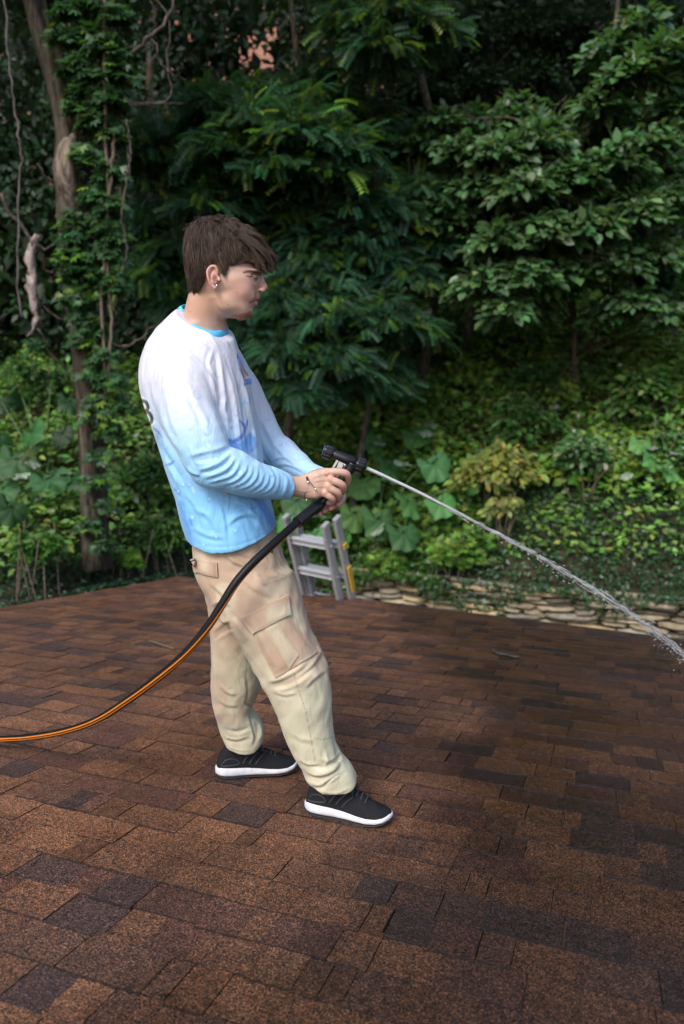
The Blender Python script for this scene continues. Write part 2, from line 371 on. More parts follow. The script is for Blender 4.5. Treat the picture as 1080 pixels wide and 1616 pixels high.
def holes(P):
    x, y = PX(P); k = rng.random(len(P)) > -1
    for hx, hy, rx, ry in HOLES: k &= ((x-hx)/rx)**2+((y-hy)/ry)**2 > 1
    return k | (rng.random(len(P)) < .10)
def bough(c, r, n, T, size, base, droop=.45, flat=.6, tip=None, tipf=.15, shell=.65):
    d = unit(rng.normal(size=(n, 3))); d[:, 2] = np.abs(d[:, 2])*.9-.25; rad = r*rng.uniform(0, 1, n)**shell
    P = np.asarray(c)+d*rad[:, None]*np.array([1, 1, flat]); P[:, 2] -= (.35 if flat < .95 else .15)*((d[:, 0]**2+d[:, 1]**2)*rad**2)/r
    out = d.copy(); out[:, 2] = out[:, 2]*.3-droop; out += rng.normal(0, .35, (n, 3)); out[:, 1] -= .25
    nr = np.array([0, -.45, 1.0])+rng.normal(0, .35, (n, 3))
    C = vary(base, n)
    if tip is not None:
        k = rng.random(n) < tipf; C[k] = vary(tip, k.sum())
    h = holes(P)
    return inst(T, P[h], out[h], nr[h], (size*rng.uniform(.65, 1.25, n))[h], C[h])
def limb(mb, p, q, r0, r1, bend=.12, n=7, c=(.10, .08, .06)):
    p, q = np.asarray(p, float), np.asarray(q, float); L = np.linalg.norm(q-p); m = (p+q)/2+rng.normal(0, bend*L*.5, 3)+np.array([0, 0, bend*L*.5])
    pts = spline([p, m, q], n); mb.tube(pts, np.linspace(r0, r1, n), 7, True, np.array(c))
    return pts

# ---------------------------------------------------------------- ground
FX = np.array([-30, -8, -4.6, -3, -1.6, 0, 1.5, 4, 8, 30.]); FY = np.array([6, 5.6, 6.2, 6.7, 8.5, 9.3, 8.7, 7.7, 6.5, 0.])
def frontY(x): return np.interp(x, FX, FY)
def gz(x, y):
    x = np.asarray(x, float); y = np.asarray(y, float)
    s = y-frontY(x); z0 = np.interp(x, [-4, -2, -1], [-.62, -.7, -.93])
    sl = np.interp(x, [-4, -1.4, .3], [.36, .50, .80])
    z = z0+sl*np.minimum(s, 4.5)+.25*np.clip(s-4.5, 0, 14)+.12*np.clip(s-18.5, 0, 40)
    z = z+.10*(noise(np.stack([x, y, 0*x], -1), .9, 3)-.5)*np.clip(s, 0, 1)*2
    z = z+.8*np.clip(y-27.5, 0, 16)
    return np.where(s < 0, -2.6, z)
def onbank(px, py, h):
    """distance at which the sight line through a photo pixel is h metres above the bank"""
    Y = np.arange(5.6, 19, .03); P = S(px, py, Y); d = P[:, 2]-gz(P[:, 0], P[:, 1])-h; k = np.where((d < 0) & (Y > frontY(P[:, 0])))[0]
    return float(Y[k[0]]) if len(k) else 12.0
def build_ground():
    xs = np.concatenate([np.arange(-60, -9, 3), np.arange(-9, 9, .22), np.arange(9, 61, 3)]); rel = np.concatenate([[-40, -20, -8, -3, -.06], np.arange(0, 10, .25), np.arange(10, 80, 4)])
    V = []
    for x in xs:
        f = float(frontY(x))
        for r in rel: V.append((x, f+r, float(gz(x, f+max(r, 0) if r >= 0 else f-1))))
    n = len(rel); F = [[i*n+j, (i+1)*n+j, (i+1)*n+j+1, i*n+j+1] for i in range(len(xs)-1) for j in range(n-1)]
    tag(mesh_obj('hillside_ground', V, F, SOIL), kind='structure')
build_ground()

# ---------------------------------------------------------------- dry stone wall
def build_wall():
    mb = MB(); path = np.array([[-2.2, 0], [-1, 0], [0, 0], [1.5, 0], [4, 0], [7, 0]]); path[:, 1] = frontY(path[:, 0])-.10
    P = spline(path, 200); seg = np.r_[0, np.cumsum(np.linalg.norm(np.diff(P, axis=0), axis=1))]
    def at(s): return np.array([np.interp(s, seg, P[:, 0]), np.interp(s, seg, P[:, 1])])
    z = -2.0
    r2 = random.Random(3)
    while z < -.90:
        h = r2.uniform(.035, .08); s = -r2.random()*.3
        while s < seg[-1]:
            L = r2.uniform(.22, .75); p = at(s+L/2); q = at(min(s+L/2+.05, seg[-1])); t = q-p; t = t/(np.linalg.norm(t)+1e-9) if np.linalg.norm(t) > 1e-6 else np.array([1, 0])
            # one rounded stone
            nx, nz = 7, 5; hh = h*r2.uniform(.8, 1.0); cc = np.array(r2.choice([(.36, .29, .19), (.42, .35, .24), (.28, .23, .16), (.34, .31, .25), (.40, .31, .18), (.19, .16, .12)]))*r2.uniform(.5, .95)
            V = []; tl = r2.uniform(-.02, .02); pr = r2.uniform(-.06, .05)
            for a in range(nx):
                for b in range(nz):
                    u = a/(nx-1)*2-1; v = b/(nz-1)*2-1
                    d = .10*(1-abs(u)**7)**.5*(1-abs(v)**6)**.5+r2.uniform(-.014, .014) if abs(u) < 1 and abs(v) < 1 else 0
                    sx = u*L*.505*(1-.03*abs(v)**3)+r2.uniform(-.008, .008); sz = v*hh*.53*(1-.14*abs(u)**6)+r2.uniform(-.005, .005)+tl*u
                    V.append((p[0]+t[0]*sx+t[1]*(d+pr), p[1]+t[1]*sx-t[0]*(d+pr), z+h/2+sz))
            F = [[a*nz+b, (a+1)*nz+b, (a+1)*nz+b+1, a*nz+b+1] for a in range(nx-1) for b in range(nz-1)]
            mb.add(V, F, cc); s += L+r2.uniform(.0, .015)
        z += h
    # dark backing of earth between the stones
    K = len(P); V = [(x, y+.02, zz) for x, y in P for zz in (-2.6, -.98)]; mb.add(V, [[2*i, 2*i+2, 2*i+3, 2*i+1] for i in range(K-1)], np.array([.03, .025, .02]))
    o = mb.build('stone_wall', M('sandstone', (.4, .3, .2), .9, .2, attr=True, noise_amt=.3, noise_scale=12, bump=1, bump_scale=40), None, True, True)
    tag(o, 'low dry stacked wall of flat tan stones at the foot of the bank', 'wall')
build_wall()
# ================================================================ BACKGROUND PLANTS
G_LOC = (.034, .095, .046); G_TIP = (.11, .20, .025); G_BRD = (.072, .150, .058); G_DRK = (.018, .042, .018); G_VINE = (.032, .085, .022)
def blobs(L): return [(S(px, py, Y), r/FPX*Y, n) for px, py, Y, r, n in L]
# -- far wood behind everything
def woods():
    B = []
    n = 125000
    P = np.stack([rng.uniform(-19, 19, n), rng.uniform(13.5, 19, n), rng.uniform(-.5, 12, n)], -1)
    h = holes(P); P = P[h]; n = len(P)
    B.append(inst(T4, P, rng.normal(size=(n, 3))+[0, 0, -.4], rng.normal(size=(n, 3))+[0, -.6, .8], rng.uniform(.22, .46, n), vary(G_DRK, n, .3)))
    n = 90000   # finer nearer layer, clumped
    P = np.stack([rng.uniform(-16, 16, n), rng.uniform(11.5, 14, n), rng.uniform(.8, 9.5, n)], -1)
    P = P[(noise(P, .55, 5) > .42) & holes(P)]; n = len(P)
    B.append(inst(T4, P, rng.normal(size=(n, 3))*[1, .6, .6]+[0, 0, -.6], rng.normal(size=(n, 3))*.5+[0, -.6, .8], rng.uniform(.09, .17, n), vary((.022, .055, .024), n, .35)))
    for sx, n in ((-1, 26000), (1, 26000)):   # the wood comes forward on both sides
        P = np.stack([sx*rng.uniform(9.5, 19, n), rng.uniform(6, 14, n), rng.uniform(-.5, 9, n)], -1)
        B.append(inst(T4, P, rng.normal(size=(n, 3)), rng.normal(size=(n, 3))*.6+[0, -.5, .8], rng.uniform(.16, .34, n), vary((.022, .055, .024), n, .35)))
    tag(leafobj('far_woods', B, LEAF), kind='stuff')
    o = MB()
    for x, y in ((-3.0, 12.6), (-4.4, 13.5)):
        root = tag(empty('forest_tree'), None, 'tree', 'slender trunks in the shade behind the bushes')
        m = MB(); z0 = float(gz(x, y)); m.tube(spline([(x, y, z0-.2), (x+rng.normal()*.2, y, z0+2.5), (x+rng.normal()*.4, y, z0+5), (x+rng.normal()*.8, y, z0+8.5)], 12), np.linspace(.13, .05, 12), 9, c=np.array((.10, .08, .06)))
        m.build('trunk', BARK, root, True, True)
        c = [inst(T4, P_, D_, N_, s_, c_) for P_, D_, N_, s_, c_ in [(lambda k: (np.array([x, y, z0+8.5])+rng.normal(size=(k, 3))*[1.3, 1.0, 1.2], rng.normal(size=(k, 3)), rng.normal(size=(k, 3))+[0, 0, 1], rng.uniform(.12, .25, k), vary(G_DRK, k)))(1800)]]
        leafobj('crown', c, LEAF, root)
        root['label'] = 'thin dark tree trunk standing in deep shade beyond the bushes'
woods()
# -- brick building glimpsed through the leaves
def building():
    root = tag(empty('brick_building'), 'salmon brick building glimpsed through gaps in the leaves near the top', 'building')
    m = bpy.data.materials.new('brick'); m.use_nodes = True; t = m.node_tree; b = t.nodes['Principled BSDF']
    br = t.nodes.new('ShaderNodeTexBrick'); tc = t.nodes.new('ShaderNodeTexCoord'); mp = t.nodes.new('ShaderNodeMapping'); mp.inputs['Rotation'].default_value = (math.pi/2, 0, 0)
    t.links.new(tc.outputs['Object'], mp.inputs[0]); t.links.new(mp.outputs[0], br.inputs['Vector'])
    br.inputs['Color1'].default_value = (.40, .13, .075, 1); br.inputs['Color2'].default_value = (.27, .085, .05, 1); br.inputs['Mortar'].default_value = (.36, .26, .2, 1)
    br.inputs['Scale'].default_value = 1.0; br.inputs['Brick Width'].default_value = .24; br.inputs['Row Height'].default_value = .08; br.inputs['Mortar Size'].default_value = .012
    t.links.new(br.outputs[0], b.inputs['Base Color']); b.inputs['Roughness'].default_value = .9
    Y = 24; xs = [-14, -9.2, -8.0, -1.6, -.4, 2]; zs = [2, 9.2, 11.2, 16]
    mb = MB()
    for i in range(5):
        for j in range(3):
            if i in (1, 3) and j == 1: continue
            mb.box(((xs[i]+xs[i+1])/2, Y+.15, (zs[j]+zs[j+1])/2), (xs[i+1]-xs[i], .3, zs[j+1]-zs[j]))
    mb.box((-6, Y+4, 9), (16, 7.6, 14)); mb.build('wall', m, root, False)
    for i in (1, 3):
        f = MB(); cx = (xs[i]+xs[i+1])/2
        for dx, wx, dz, wz in ((-.56, .08, 0, 2), (.56, .08, 0, 2), (0, 1.04, .96, .08), (0, 1.04, -.96, .08), (0, 1.04, 0, .05)): f.box((cx+dx, Y+.1, 10.2+dz), (wx, .08, wz))
        w_ = f.build('window', M('window_paint', (.6, .58, .52), .5), root, False)
        g = MB(); g.box((cx, Y+.14, 10.2), (1.04, .02, 1.84)); g.build('pane', M('window_glass', (.03, .04, .05), .08), w_, False)
    r = MB(); r.add([(-14.6, Y-.5, 16), (2.6, Y-.5, 16), (2.6, Y+4, 18.5), (-14.6, Y+4, 18.5), (-14.6, Y+8.5, 16), (2.6, Y+8.5, 16)], [[0, 1, 2, 3], [3, 2, 5, 4], [0, 3, 4], [1, 5, 2], [0, 4, 5, 1]])
    r.build('roof', M('slate', (.08, .08, .09), .8), root, False)
building()
# -- trees
def tree(name, label, base, trunk, BL, T, size, colr, tip, tipf, mat=None, r0=.09, droop=.45, flat=.55, group=None, extra=None, dens=1.0, fill=None, ffac=1.0):
    root = tag(empty(name), label, 'tree', group)
    mb = MB(); tp = spline(trunk, 14); mb.tube(tp, np.linspace(r0, r0*.35, 14), 9, True, np.array((.11, .09, .07)))
    B = []
    if fill is not None:
        x0, x1, y0, y1, Yf, nf = fill
        for _ in range(nf): BL = BL+[(S(rng.uniform(x0, x1), rng.uniform(y0, y1), Yf+rng.uniform(-.3, .6)), rng.uniform(.35, .6), int(rng.uniform(90, 190)*ffac))]
    for c, r, n in BL:
        c = np.array(c); k = int(np.argmin(np.linalg.norm(tp-c-[0, 0, -.5], axis=1))); pts = limb(mb, tp[k], c, r0*.33, .010, .15)
        for _ in range(5): limb(mb, pts[-2], c+unit(rng.normal(size=3)+[0, -.5, .1])*r*.85, .011, .004, .2, 5)
        B.append(bough(c, r, int(n*dens), T, size, colr, droop, flat, tip, tipf))
    if extra is not None: B += extra
    mb.build('trunk', BARK, root, True, True); leafobj('crown', B, mat or LEAF, root)
    return root
def gp(px, py, Y): p = S(px, py, Y); return p
def stand(x, y): return np.array([x, y, float(gz(x, y))-.1])
def over(n, x0, x1, y0, y1, z0, z1, size=.2, colr=G_DRK):  # unseen leaves overhead, added to the crowns to shade the plants below
    P = np.stack([rng.uniform(x0, x1, n), rng.uniform(y0, y1, n), rng.uniform(z0, z1, n)], -1)
    return inst(T4, P, rng.normal(size=(n, 3)), rng.normal(size=(n, 3))*.6+[0, 0, 1], size*rng.uniform(.7, 1.3, n), vary(colr, n))
# locust with feathery boughs, centre
tree('locust_tree', 'feathery blue-green locust tree with layered boughs behind the person\'s head', None,
     [stand(-.9, 10.2), S(470, 560, 10), S(500, 330, 9.8), S(470, 100, 9.8), S(440, -200, 9.8)],
     blobs([(330, 160, 8.8, 45, 130), (395, 195, 8.6, 60, 260), (470, 205, 8.5, 62, 280), (540, 225, 8.6, 55, 200), (350, 225, 8.6, 50, 150), (440, 250, 8.6, 60, 220), (510, 260, 8.7, 55, 160),
            (330, 310, 8.9, 45, 130), (280, 385, 9.0, 40, 110), (470, 335, 9.2, 55, 130), (240, 430, 9.1, 55, 170), (290, 470, 9.0, 50, 140), (230, 350, 9.3, 45, 100),
            (410, 330, 9.3, 50, 90)]),
     TP, .29, G_LOC, G_TIP, .16, r0=.07, dens=1.15, flat=.75, fill=(210, 620, 130, 480, 9.5, 46), extra=[over(2600, -3.2, 1.2, 8.2, 11.5, 6.2, 8.6)])
tree('locust_tree', 'lower young locust with drooping feathery fronds beside the person\'s shoulders', None,
     [stand(.1, 10.0), S(590, 560, 9.7), S(570, 420, 9.6), S(540, 330, 9.5)],
     blobs([(620, 330, 9.2, 55, 170), (660, 290, 9.3, 45, 120), (560, 320, 9.0, 50, 150), (500, 420, 9.0, 65, 220), (580, 400, 9.2, 60, 200), (640, 430, 9.2, 50, 150), (440, 470, 8.8, 60, 190), (520, 490, 8.7, 65, 260), (600, 490, 8.9, 55, 200), (450, 550, 8.6, 60, 230),
            (530, 560, 8.6, 60, 230), (470, 610, 8.6, 45, 150), (655, 510, 9.2, 45, 130), (400, 520, 8.8, 50, 120), (690, 380, 9.6, 50, 120)]),
     TP, .27, (.030, .086, .044), (.08, .16, .02), .12, r0=.05, dens=1.15, flat=.75, fill=(390, 620, 330, 600, 9.5, 30))
tree('locust_tree', 'locust bough hanging in from the top centre with light green tips', None,
     [stand(1.2, 11.6), S(700, 330, 11), S(660, 100, 10), S(610, -120, 9.5)],
     blobs([(560, 20, 8.8, 50, 150), (620, 15, 8.6, 60, 220), (600, 70, 8.6, 55, 170), (680, 40, 8.8, 50, 150), (560, 80, 9.2, 40, 90), (650, -60, 8.8, 80, 220), (500, -60, 8.8, 80, 200)]),
     TP, .27, (.03, .08, .04), (.10, .17, .02), .2, r0=.08, extra=[over(1500, -.5, 3.5, 9, 11.5, 6.4, 8.6)])
# broad-leaved tree, right
tree('broadleaf_tree', 'large spreading tree with drooping oval leaves on the right', None,
     [stand(3.4, 10.6), S(905, 500, 10.3), S(900, 330, 10), S(960, 120, 9.8), S(990, -150, 9.6)],
     blobs([(700, 190, 9.2, 30, 70), (730, 240, 9.0, 45, 190), (790, 245, 8.8, 52, 300), (850, 225, 8.8, 52, 300), (760, 300, 9.0, 48, 220), (830, 300, 8.6, 58, 380), (900, 285, 8.7, 58, 380), (970, 260, 8.6, 55, 320),
            (1030, 230, 8.6, 50, 240), (950, 170, 8.9, 48, 220), (1000, 120, 8.6, 52, 280), (1050, 90, 8.5, 48, 220), (960, 80, 9.0, 40, 130), (1070, 170, 8.8, 45, 180), (1010, 40, 8.9, 40, 130),
            (790, 380, 8.7, 50, 260), (860, 370, 8.6, 55, 330), (930, 360, 8.6, 55, 330), (1000, 340, 8.6, 55, 300), (1060, 320, 8.7, 50, 230), (760, 450, 8.7, 48, 250), (830, 440, 8.6, 52, 320), (800, 490, 8.6, 40, 190),
            (900, 430, 8.9, 48, 210), (970, 420, 8.8, 50, 230), (1040, 410, 8.8, 50, 220), (1000, 480, 8.9, 40, 130), (1060, 500, 8.9, 40, 130), (950, 500, 9.3, 36, 90)]),
     T6, .155, G_BRD, (.13, .19, .09), .07, LEAF_G, .055, .42, 1.0, dens=1.3, fill=(650, 1090, 180, 490, 9.6, 52), ffac=1.5, extra=[over(1600, 2.2, 8, 9.2, 12, 6.6, 8.8)])
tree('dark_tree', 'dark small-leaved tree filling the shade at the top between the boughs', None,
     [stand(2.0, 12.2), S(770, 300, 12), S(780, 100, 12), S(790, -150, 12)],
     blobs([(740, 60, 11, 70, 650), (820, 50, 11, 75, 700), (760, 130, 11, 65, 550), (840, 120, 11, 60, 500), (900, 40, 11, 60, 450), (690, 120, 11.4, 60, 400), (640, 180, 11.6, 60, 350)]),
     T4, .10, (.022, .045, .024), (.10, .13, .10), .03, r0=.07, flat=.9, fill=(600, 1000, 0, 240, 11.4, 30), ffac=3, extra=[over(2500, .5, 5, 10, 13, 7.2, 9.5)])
# -- vine-clad tree on the left
def left_tree():
    root = tag(empty('old_tree'), 'old leaning tree trunk on the left, wrapped in climbing creeper', 'tree')
    Y = 7.4; mb = MB()
    def tr(pts, c=(.15, .12, .09), n=26, jag=.12):
        P = spline([S(a, b, Yy) for a, b, Yy, r in pts], n); R = spline([[r/FPX*Y] for a, b, Yy, r in pts], n)[:, 0]
        nn = 16; i0 = sum(len(v) for v in mb.V); mb.tube(P, R, nn, True, np.array(c)); V = mb.V[-1]
        a = np.arange(nn)*2*math.pi/nn; k = len(P)
        W = V.reshape(k, nn, 3); f = 1+jag*np.sin(3*a+1)[None]*1+jag*.7*np.sin(5*a+np.linspace(0, 4, k)[:, None])+.10*(noise(W, 9, 2)-.5)*2
        mb.V[-1] = (P[:, None]+(W-P[:, None])*f[..., None]).reshape(-1, 3); mb.C[-1] = np.tile(np.array(c), (len(V), 1))*(.30+.75*noise(W.reshape(-1, 3)*[1, 1, .25], 22, 4))[:, None]
    tr([(152, 900, 7.3, 22), (148, 800, Y, 18), (142, 690, Y, 17), (136, 560, Y, 21), (128, 450, Y, 27), (118, 330, Y, 28), (112, 250, Y, 24), (104, 180, Y, 20), (80, 90, Y, 18), (52, 0, Y, 16), (30, -120, Y, 13)], (.10, .082, .062), 34, .2)
    tr([(150, 520, 7.5, 14), (156, 380, 7.6, 17), (160, 240, 7.65, 17), (166, 120, 7.7, 15), (172, 0, 7.7, 13), (180, -150, 7.7, 10)], (.09, .075, .055))
    tr([(120, 330, 7.3, 10), (108, 285, 7.22, 20), (110, 240, 7.22, 17), (120, 215, 7.3, 8)], (.25, .20, .155), 14, .2)
    mb.build('trunk', BARK, root, True, True)
    lb = MB()
    for pts, r in (([(100, 180), (120, 120), (128, 60), (118, 0), (122, -60)], 4), ([(190, 110), (225, 70), (262, 30), (285, -20)], 5), ([(188, 160), (235, 165), (270, 150), (262, 100), (268, 40), (240, -20)], 2.5),
                   ([(180, 155), (230, 165), (290, 160)], 3), ([(210, 40), (170, 60), (160, 30)], 2), ([(240, 60), (262, 110), (300, 125)], 1.8), ([(228, 85), (246, 40), (240, 0)], 2),
                   ([(0, 305), (20, 340), (45, 370), (70, 390), (130, 372), (165, 385)], 4.5), ([(62, 385), (75, 425), (95, 440)], 3), ([(170, 545), (205, 545), (232, 525), (248, 512)], 3), ([(60, 462), (75, 490), (110, 505), (130, 490)], 2.5),
                   ([(60, 520), (85, 560), (115, 600), (128, 640)], 2.2), ([(190, 195), (205, 260), (195, 330), (200, 380), (190, 420)], 2.2), ([(184, 215), (188, 280), (200, 340)], 2), ([(60, 260), (75, 280), (100, 300)], 2)):
        P = spline([S(a, b, 7.15+.1*math.sin(a)) for a, b in pts], 16); P += rng.normal(0, .012, P.shape); lb.tube(P, np.linspace(r, r*.4, 16)*.72/FPX*Y, 6, c=np.array((.09, .072, .06)))
    lb.build('branch', BARK, root, True, True)
    B = [bough(S(60, -80, 7.6), .9, 350, TPALM, .14, G_DRK), bough(S(170, -140, 7.6), .8, 350, TPALM, .14, G_DRK), over(3000, -5.5, -2.2, 6.2, 10, 5.0, 7.8)]
    leafobj('crown', B, LEAF, root)
    cr = tag(empty('creeper'), 'five-leaved creeper climbing the old left tree in dense curtains', 'creeper')
    B = []
    for px, py, r, n in ((95, 60, 24, 40), (110, 20, 26, 45), (112, 110, 24, 45), (122, 170, 22, 40), (132, 240, 20, 30), (118, 375, 26, 50), (128, 540, 22, 34), (140, 660, 20, 26), (150, 760, 20, 22), (140, 830, 22, 30), (165, 860, 22, 30), (150, 15, 28, 60), (185, 30, 28, 60), (165, 80, 35, 90), (190, 120, 30, 70), (150, 120, 25, 50), (175, 160, 30, 80), (130, 145, 22, 35), (155, 190, 25, 50), (180, 215, 22, 40), (140, 200, 20, 25),
                         (150, 255, 24, 40), (175, 275, 26, 60), (155, 310, 26, 60), (178, 330, 25, 55), (165, 360, 28, 70), (185, 375, 22, 45), (120, 345, 22, 28), (170, 400, 26, 55), (130, 425, 34, 75), (118, 400, 26, 40), (125, 470, 30, 50), (135, 505, 26, 40), (120, 100, 24, 30), (140, 60, 30, 50), (158, 720, 22, 22), (130, 760, 18, 10), (165, 800, 22, 18), (165, 440, 28, 55), (110, 440, 18, 20),
                         (180, 455, 24, 40), (140, 470, 24, 40), (150, 520, 20, 28), (165, 560, 24, 48), (150, 590, 24, 48), (175, 600, 28, 60), (160, 640, 30, 65), (185, 640, 26, 50), (170, 680, 24, 38), (60, 545, 20, 20)):
        B.append(bough(S(px, py, 7.12), r/FPX*7.4, int(n*2.1), TPALM, .085, (.035, .09, .03), .7, 1.2, (.11, .20, .02), .12 if py > 400 else .04))
    B.append(bough(S(120, 400, 7.1), .2, 30, TPALM, .09, (.09, .19, .02), .6)); B.append(bough(S(105, 350, 7.1), .08, 12, TPALM, .09, (.10, .20, .02), .6))
    leafobj('leaves', B, LEAF_G, cr)
    sm = MB()
    for pts in ([(168, 660), (165, 560), (160, 480), (166, 400), (170, 330), (168, 260), (166, 160), (165, 60), (168, -60)], [(172, 600), (176, 500), (168, 380), (178, 260), (182, 200)]):
        P = spline([S(a, b, 7.05) for a, b in pts], 30); sm.tube(P+rng.normal(0, .006, P.shape), 2.6/FPX*7, 6)
    sm.build('stem', TWIG, cr)
left_tree()
for lab, pts, r in (('long thin bare vine hanging along the left edge, kinked near the top', [(3, -60), (12, 60), (16, 110), (24, 170), (30, 215), (34, 250), (30, 300), (30, 360), (28, 450), (35, 500)], 2.2),
                    ('thin bare vine hanging just right of the creeper-clad trunk', [(200, 190), (205, 250), (192, 330), (200, 395), (190, 430)], 1.2)):
    mb = MB(); P = spline([S(a, b, 6.95) for a, b in pts], 40); P += rng.normal(0, .006, P.shape); mb.tube(P, r*.75/FPX*7, 6, c=np.array((.12, .105, .095)))
    tag(mb.build('hanging_vine', BARK, None, True, True), lab, 'vine')
mb = MB(); P = spline([S(a, b, 7.0) for a, b in ((58, 372), (48, 400), (50, 440), (52, 470), (58, 500), (52, 522), (44, 531))], 20)
mb.tube(P, spline([[v/FPX*7] for v in (4, 6, 7, 6, 4, 2, .8)], 20)[:, 0]*(1+.25*np.sin(np.arange(20)*1.9)), 9)
mb.tube(P[:12]+[.02, 0, 0], .012, 7)
mb.V[0] += rng.normal(0, .013, mb.V[0].shape)
tag(mb.build('dead_branch', M('grey_wood', (.25, .20, .18), .9, .2, noise_amt=.5, noise_scale=18, bump=1, bump_scale=50)), 'pale weathered strip of dead wood dangling left of the old trunk', 'dead branch')

# -- understorey
def rise(P, k=.0):
    P[:, 2] += gz(P[:, 0], P[:, 1]); return P
def undergrowth():
    B = []
    def scatter(n, x0, x1, s0, s1, T, size, c, tip=None, tipf=0, hmin=.02, hmax=.35, nz=None, amt=.3, xr=None):
        x = rng.uniform(x0, x1, n); s = rng.uniform(s0, s1, n); y = frontY(x)+s
        q = np.stack([x, y, 0*x], -1); m = noise(q, 1.6, 11 if nz is None else nz); mound = m**1.3
        z = gz(x, y)+hmin+hmax*mound*rng.uniform(.3, 1, n)**.6
        P = np.stack([x, y, z], -1); C = vary(c, n, amt)*(.75+.6*noise(q, .8, 21))[:, None]
        if tip is not None: k = rng.random(n) < tipf; C[k] = vary(tip, k.sum())
        d = rng.normal(size=(n, 3))*[1, 1, .4]+[0, -.3, -.15]; nr = rng.normal(size=(n, 3))*.4+[0, -.5, 1]
        B.append(inst(T, P, d, nr, size*rng.uniform(.6, 1.3, n), C))
    scatter(56000, -9, 10, .3, 8.5, T4, .105, (.115, .235, .045), (.22, .31, .055), .16, hmax=.80)
    scatter(17000, -.6, 7.5, 1.0, 7, TPALM, .105, (.14, .255, .042), (.24, .33, .055), .18, hmax=.85, nz=17)
    scatter(3800, -1.3, 1.9, .05, 1.8, TPALM, .085, (.075, .16, .028), (.15, .23, .04), .15, hmin=.05, hmax=.65, nz=31)
    scatter(6000, -5.5, -1.6, .2, 4, T4, .085, (.036, .085, .018), (.09, .17, .02), .05, hmax=.45)
    scatter(7500, -5, 8, .9, 6, T6, .12, (.11, .22, .055), (.30, .36, .24), .08, hmax=.8, nz=29)
    tag(leafobj('undergrowth', B, LEAF), kind='stuff')
undergrowth()
def ivy():
    B = []
    def sc_(n, x0, x1, s0, s1, c, size=.05, hang=0, h=.10):
        x = rng.uniform(x0, x1, n); s = rng.uniform(s0, s1, n); y = frontY(x)+s; z = gz(x, frontY(x)+np.maximum(s, .02))+rng.uniform(.01, h, n)
        k = s < .0; y[k] = frontY(x[k])-rng.uniform(.1, .32, k.sum()); 
        drop = np.clip((noise(np.stack([x, 0*x, 0*x], -1), 1.7, 8)-.25)*1.3, .08, 1)*hang
        z[k] = gz(x[k], frontY(x[k])+.02)+.08-rng.uniform(0, 1, k.sum())**1.3*drop[k]
        P = np.stack([x, y, z], -1); B.append(inst(T4, P, rng.normal(size=(n, 3))*[1, 1, .5]+[0, -.5, -.5], rng.normal(size=(n, 3))*.5+[0, -.8, .8], size*rng.uniform(.7, 1.4, n), vary(c, n, .3)))
    sc_(19000, .9, 7.5, -.30, 1.7, (.026, .070, .024), .06, .62, .16)
    sc_(5500, -1.4, 1.2, -.16, .5, (.05, .115, .025), .07, .34, .2)
    sc_(10000, -6.0, -1.5, -.6, 1.0, (.014, .045, .018), .05, .25, .12)
    tag(leafobj('ivy', B, LEAF_G), kind='stuff')
ivy()
def shrub(name, label, px, py, Y, r, n, T, size, c, tip=None, tipf=.1, cat='shrub', group=None, flat=.9, droop=.25, stems=7, mat=None):
    Y = onbank(px, py, .42+r/FPX*9*.35)-.1; c0 = S(px, py, Y); rr = r/FPX*Y; root = tag(empty(name), label, cat, group)
    z = float(gz(c0[0], c0[1])); base = np.array([c0[0], c0[1]+.1, min(z, c0[2]-rr*.3)-.05]); mb = MB()
    for _ in range(stems): limb(mb, base+rng.normal(0, .03, 3)*[1, 1, 0], c0+unit(rng.normal(size=3)+[0, -.3, .5])*rr*.8, .012, .004, .1, 6)
    mb.build('stem', TWIG, root)
    B = [bough(c0+unit(rng.normal(size=3))*rr*.45*[1.2, .6, .8], rr*.6, n//5, T, size, c, droop, flat, tip, tipf) for _ in range(5)]
    leafobj('leaves', B, mat or LEAF, root); return root
shrub('golden_shrub', 'shrub with golden yellow-green leaves in the middle of the bank', 778, 742, 9.6, 74, 900, T6, .12, (.165, .205, .045), (.27, .25, .06), .2, droop=.5)
shrub('golden_shrub', 'small yellowing shrub just below the golden leaved one', 800, 800, 9.3, 34, 160, T6, .10, (.18, .20, .055), droop=.6)
shrub('lime_shrub', 'bright lime green shrub high on the bank right of the locust', 665, 545, 9.9, 50, 650, TPALM, .11, (0.098, 0.195, 0.029), (0.195, 0.286, 0.039), .15)
shrub('lime_shrub', 'yellow-green mound of maple-like leaves below the lime shrub', 640, 610, 9.7, 50, 600, TPALM, .11, (0.091, 0.182, 0.029), (0.182, 0.260, 0.039), .12)
shrub('leafy_shrub', 'arching mid green shrub in the centre of the bank', 820, 660, 10.0, 60, 800, T6, .11, (0.065, 0.156, 0.039), (0.182, 0.260, 0.104), .12)
shrub('leafy_shrub', 'green shrub under the spreading tree\'s lower boughs', 870, 590, 10.6, 60, 700, T6, .11, (0.055, 0.137, 0.039), (0.130, 0.221, 0.052), .08)
shrub('leafy_shrub', 'shrub with long fresh leaves near the right edge', 1000, 620, 9.8, 60, 700, T6, .13, (0.078, 0.169, 0.039), (0.182, 0.273, 0.065), .1)
shrub('leafy_shrub', 'loose shrub speckled with pale leaves at mid right', 930, 720, 9.3, 62, 700, T6, .10, (0.072, 0.156, 0.052), (0.325, 0.364, 0.260), .12)
shrub('leafy_shrub', 'low bright shrub above the ivy beside the golden shrub', 720, 870, 9.35, 42, 500, TPALM, .09, (0.098, 0.195, 0.033), (0.169, 0.260, 0.039), .15)
shrub('leafy_shrub', 'bright green seedling clump behind the ladder', 610, 880, 9.25, 40, 420, TPALM, .09, (0.091, 0.189, 0.033), (0.169, 0.260, 0.039), .15)
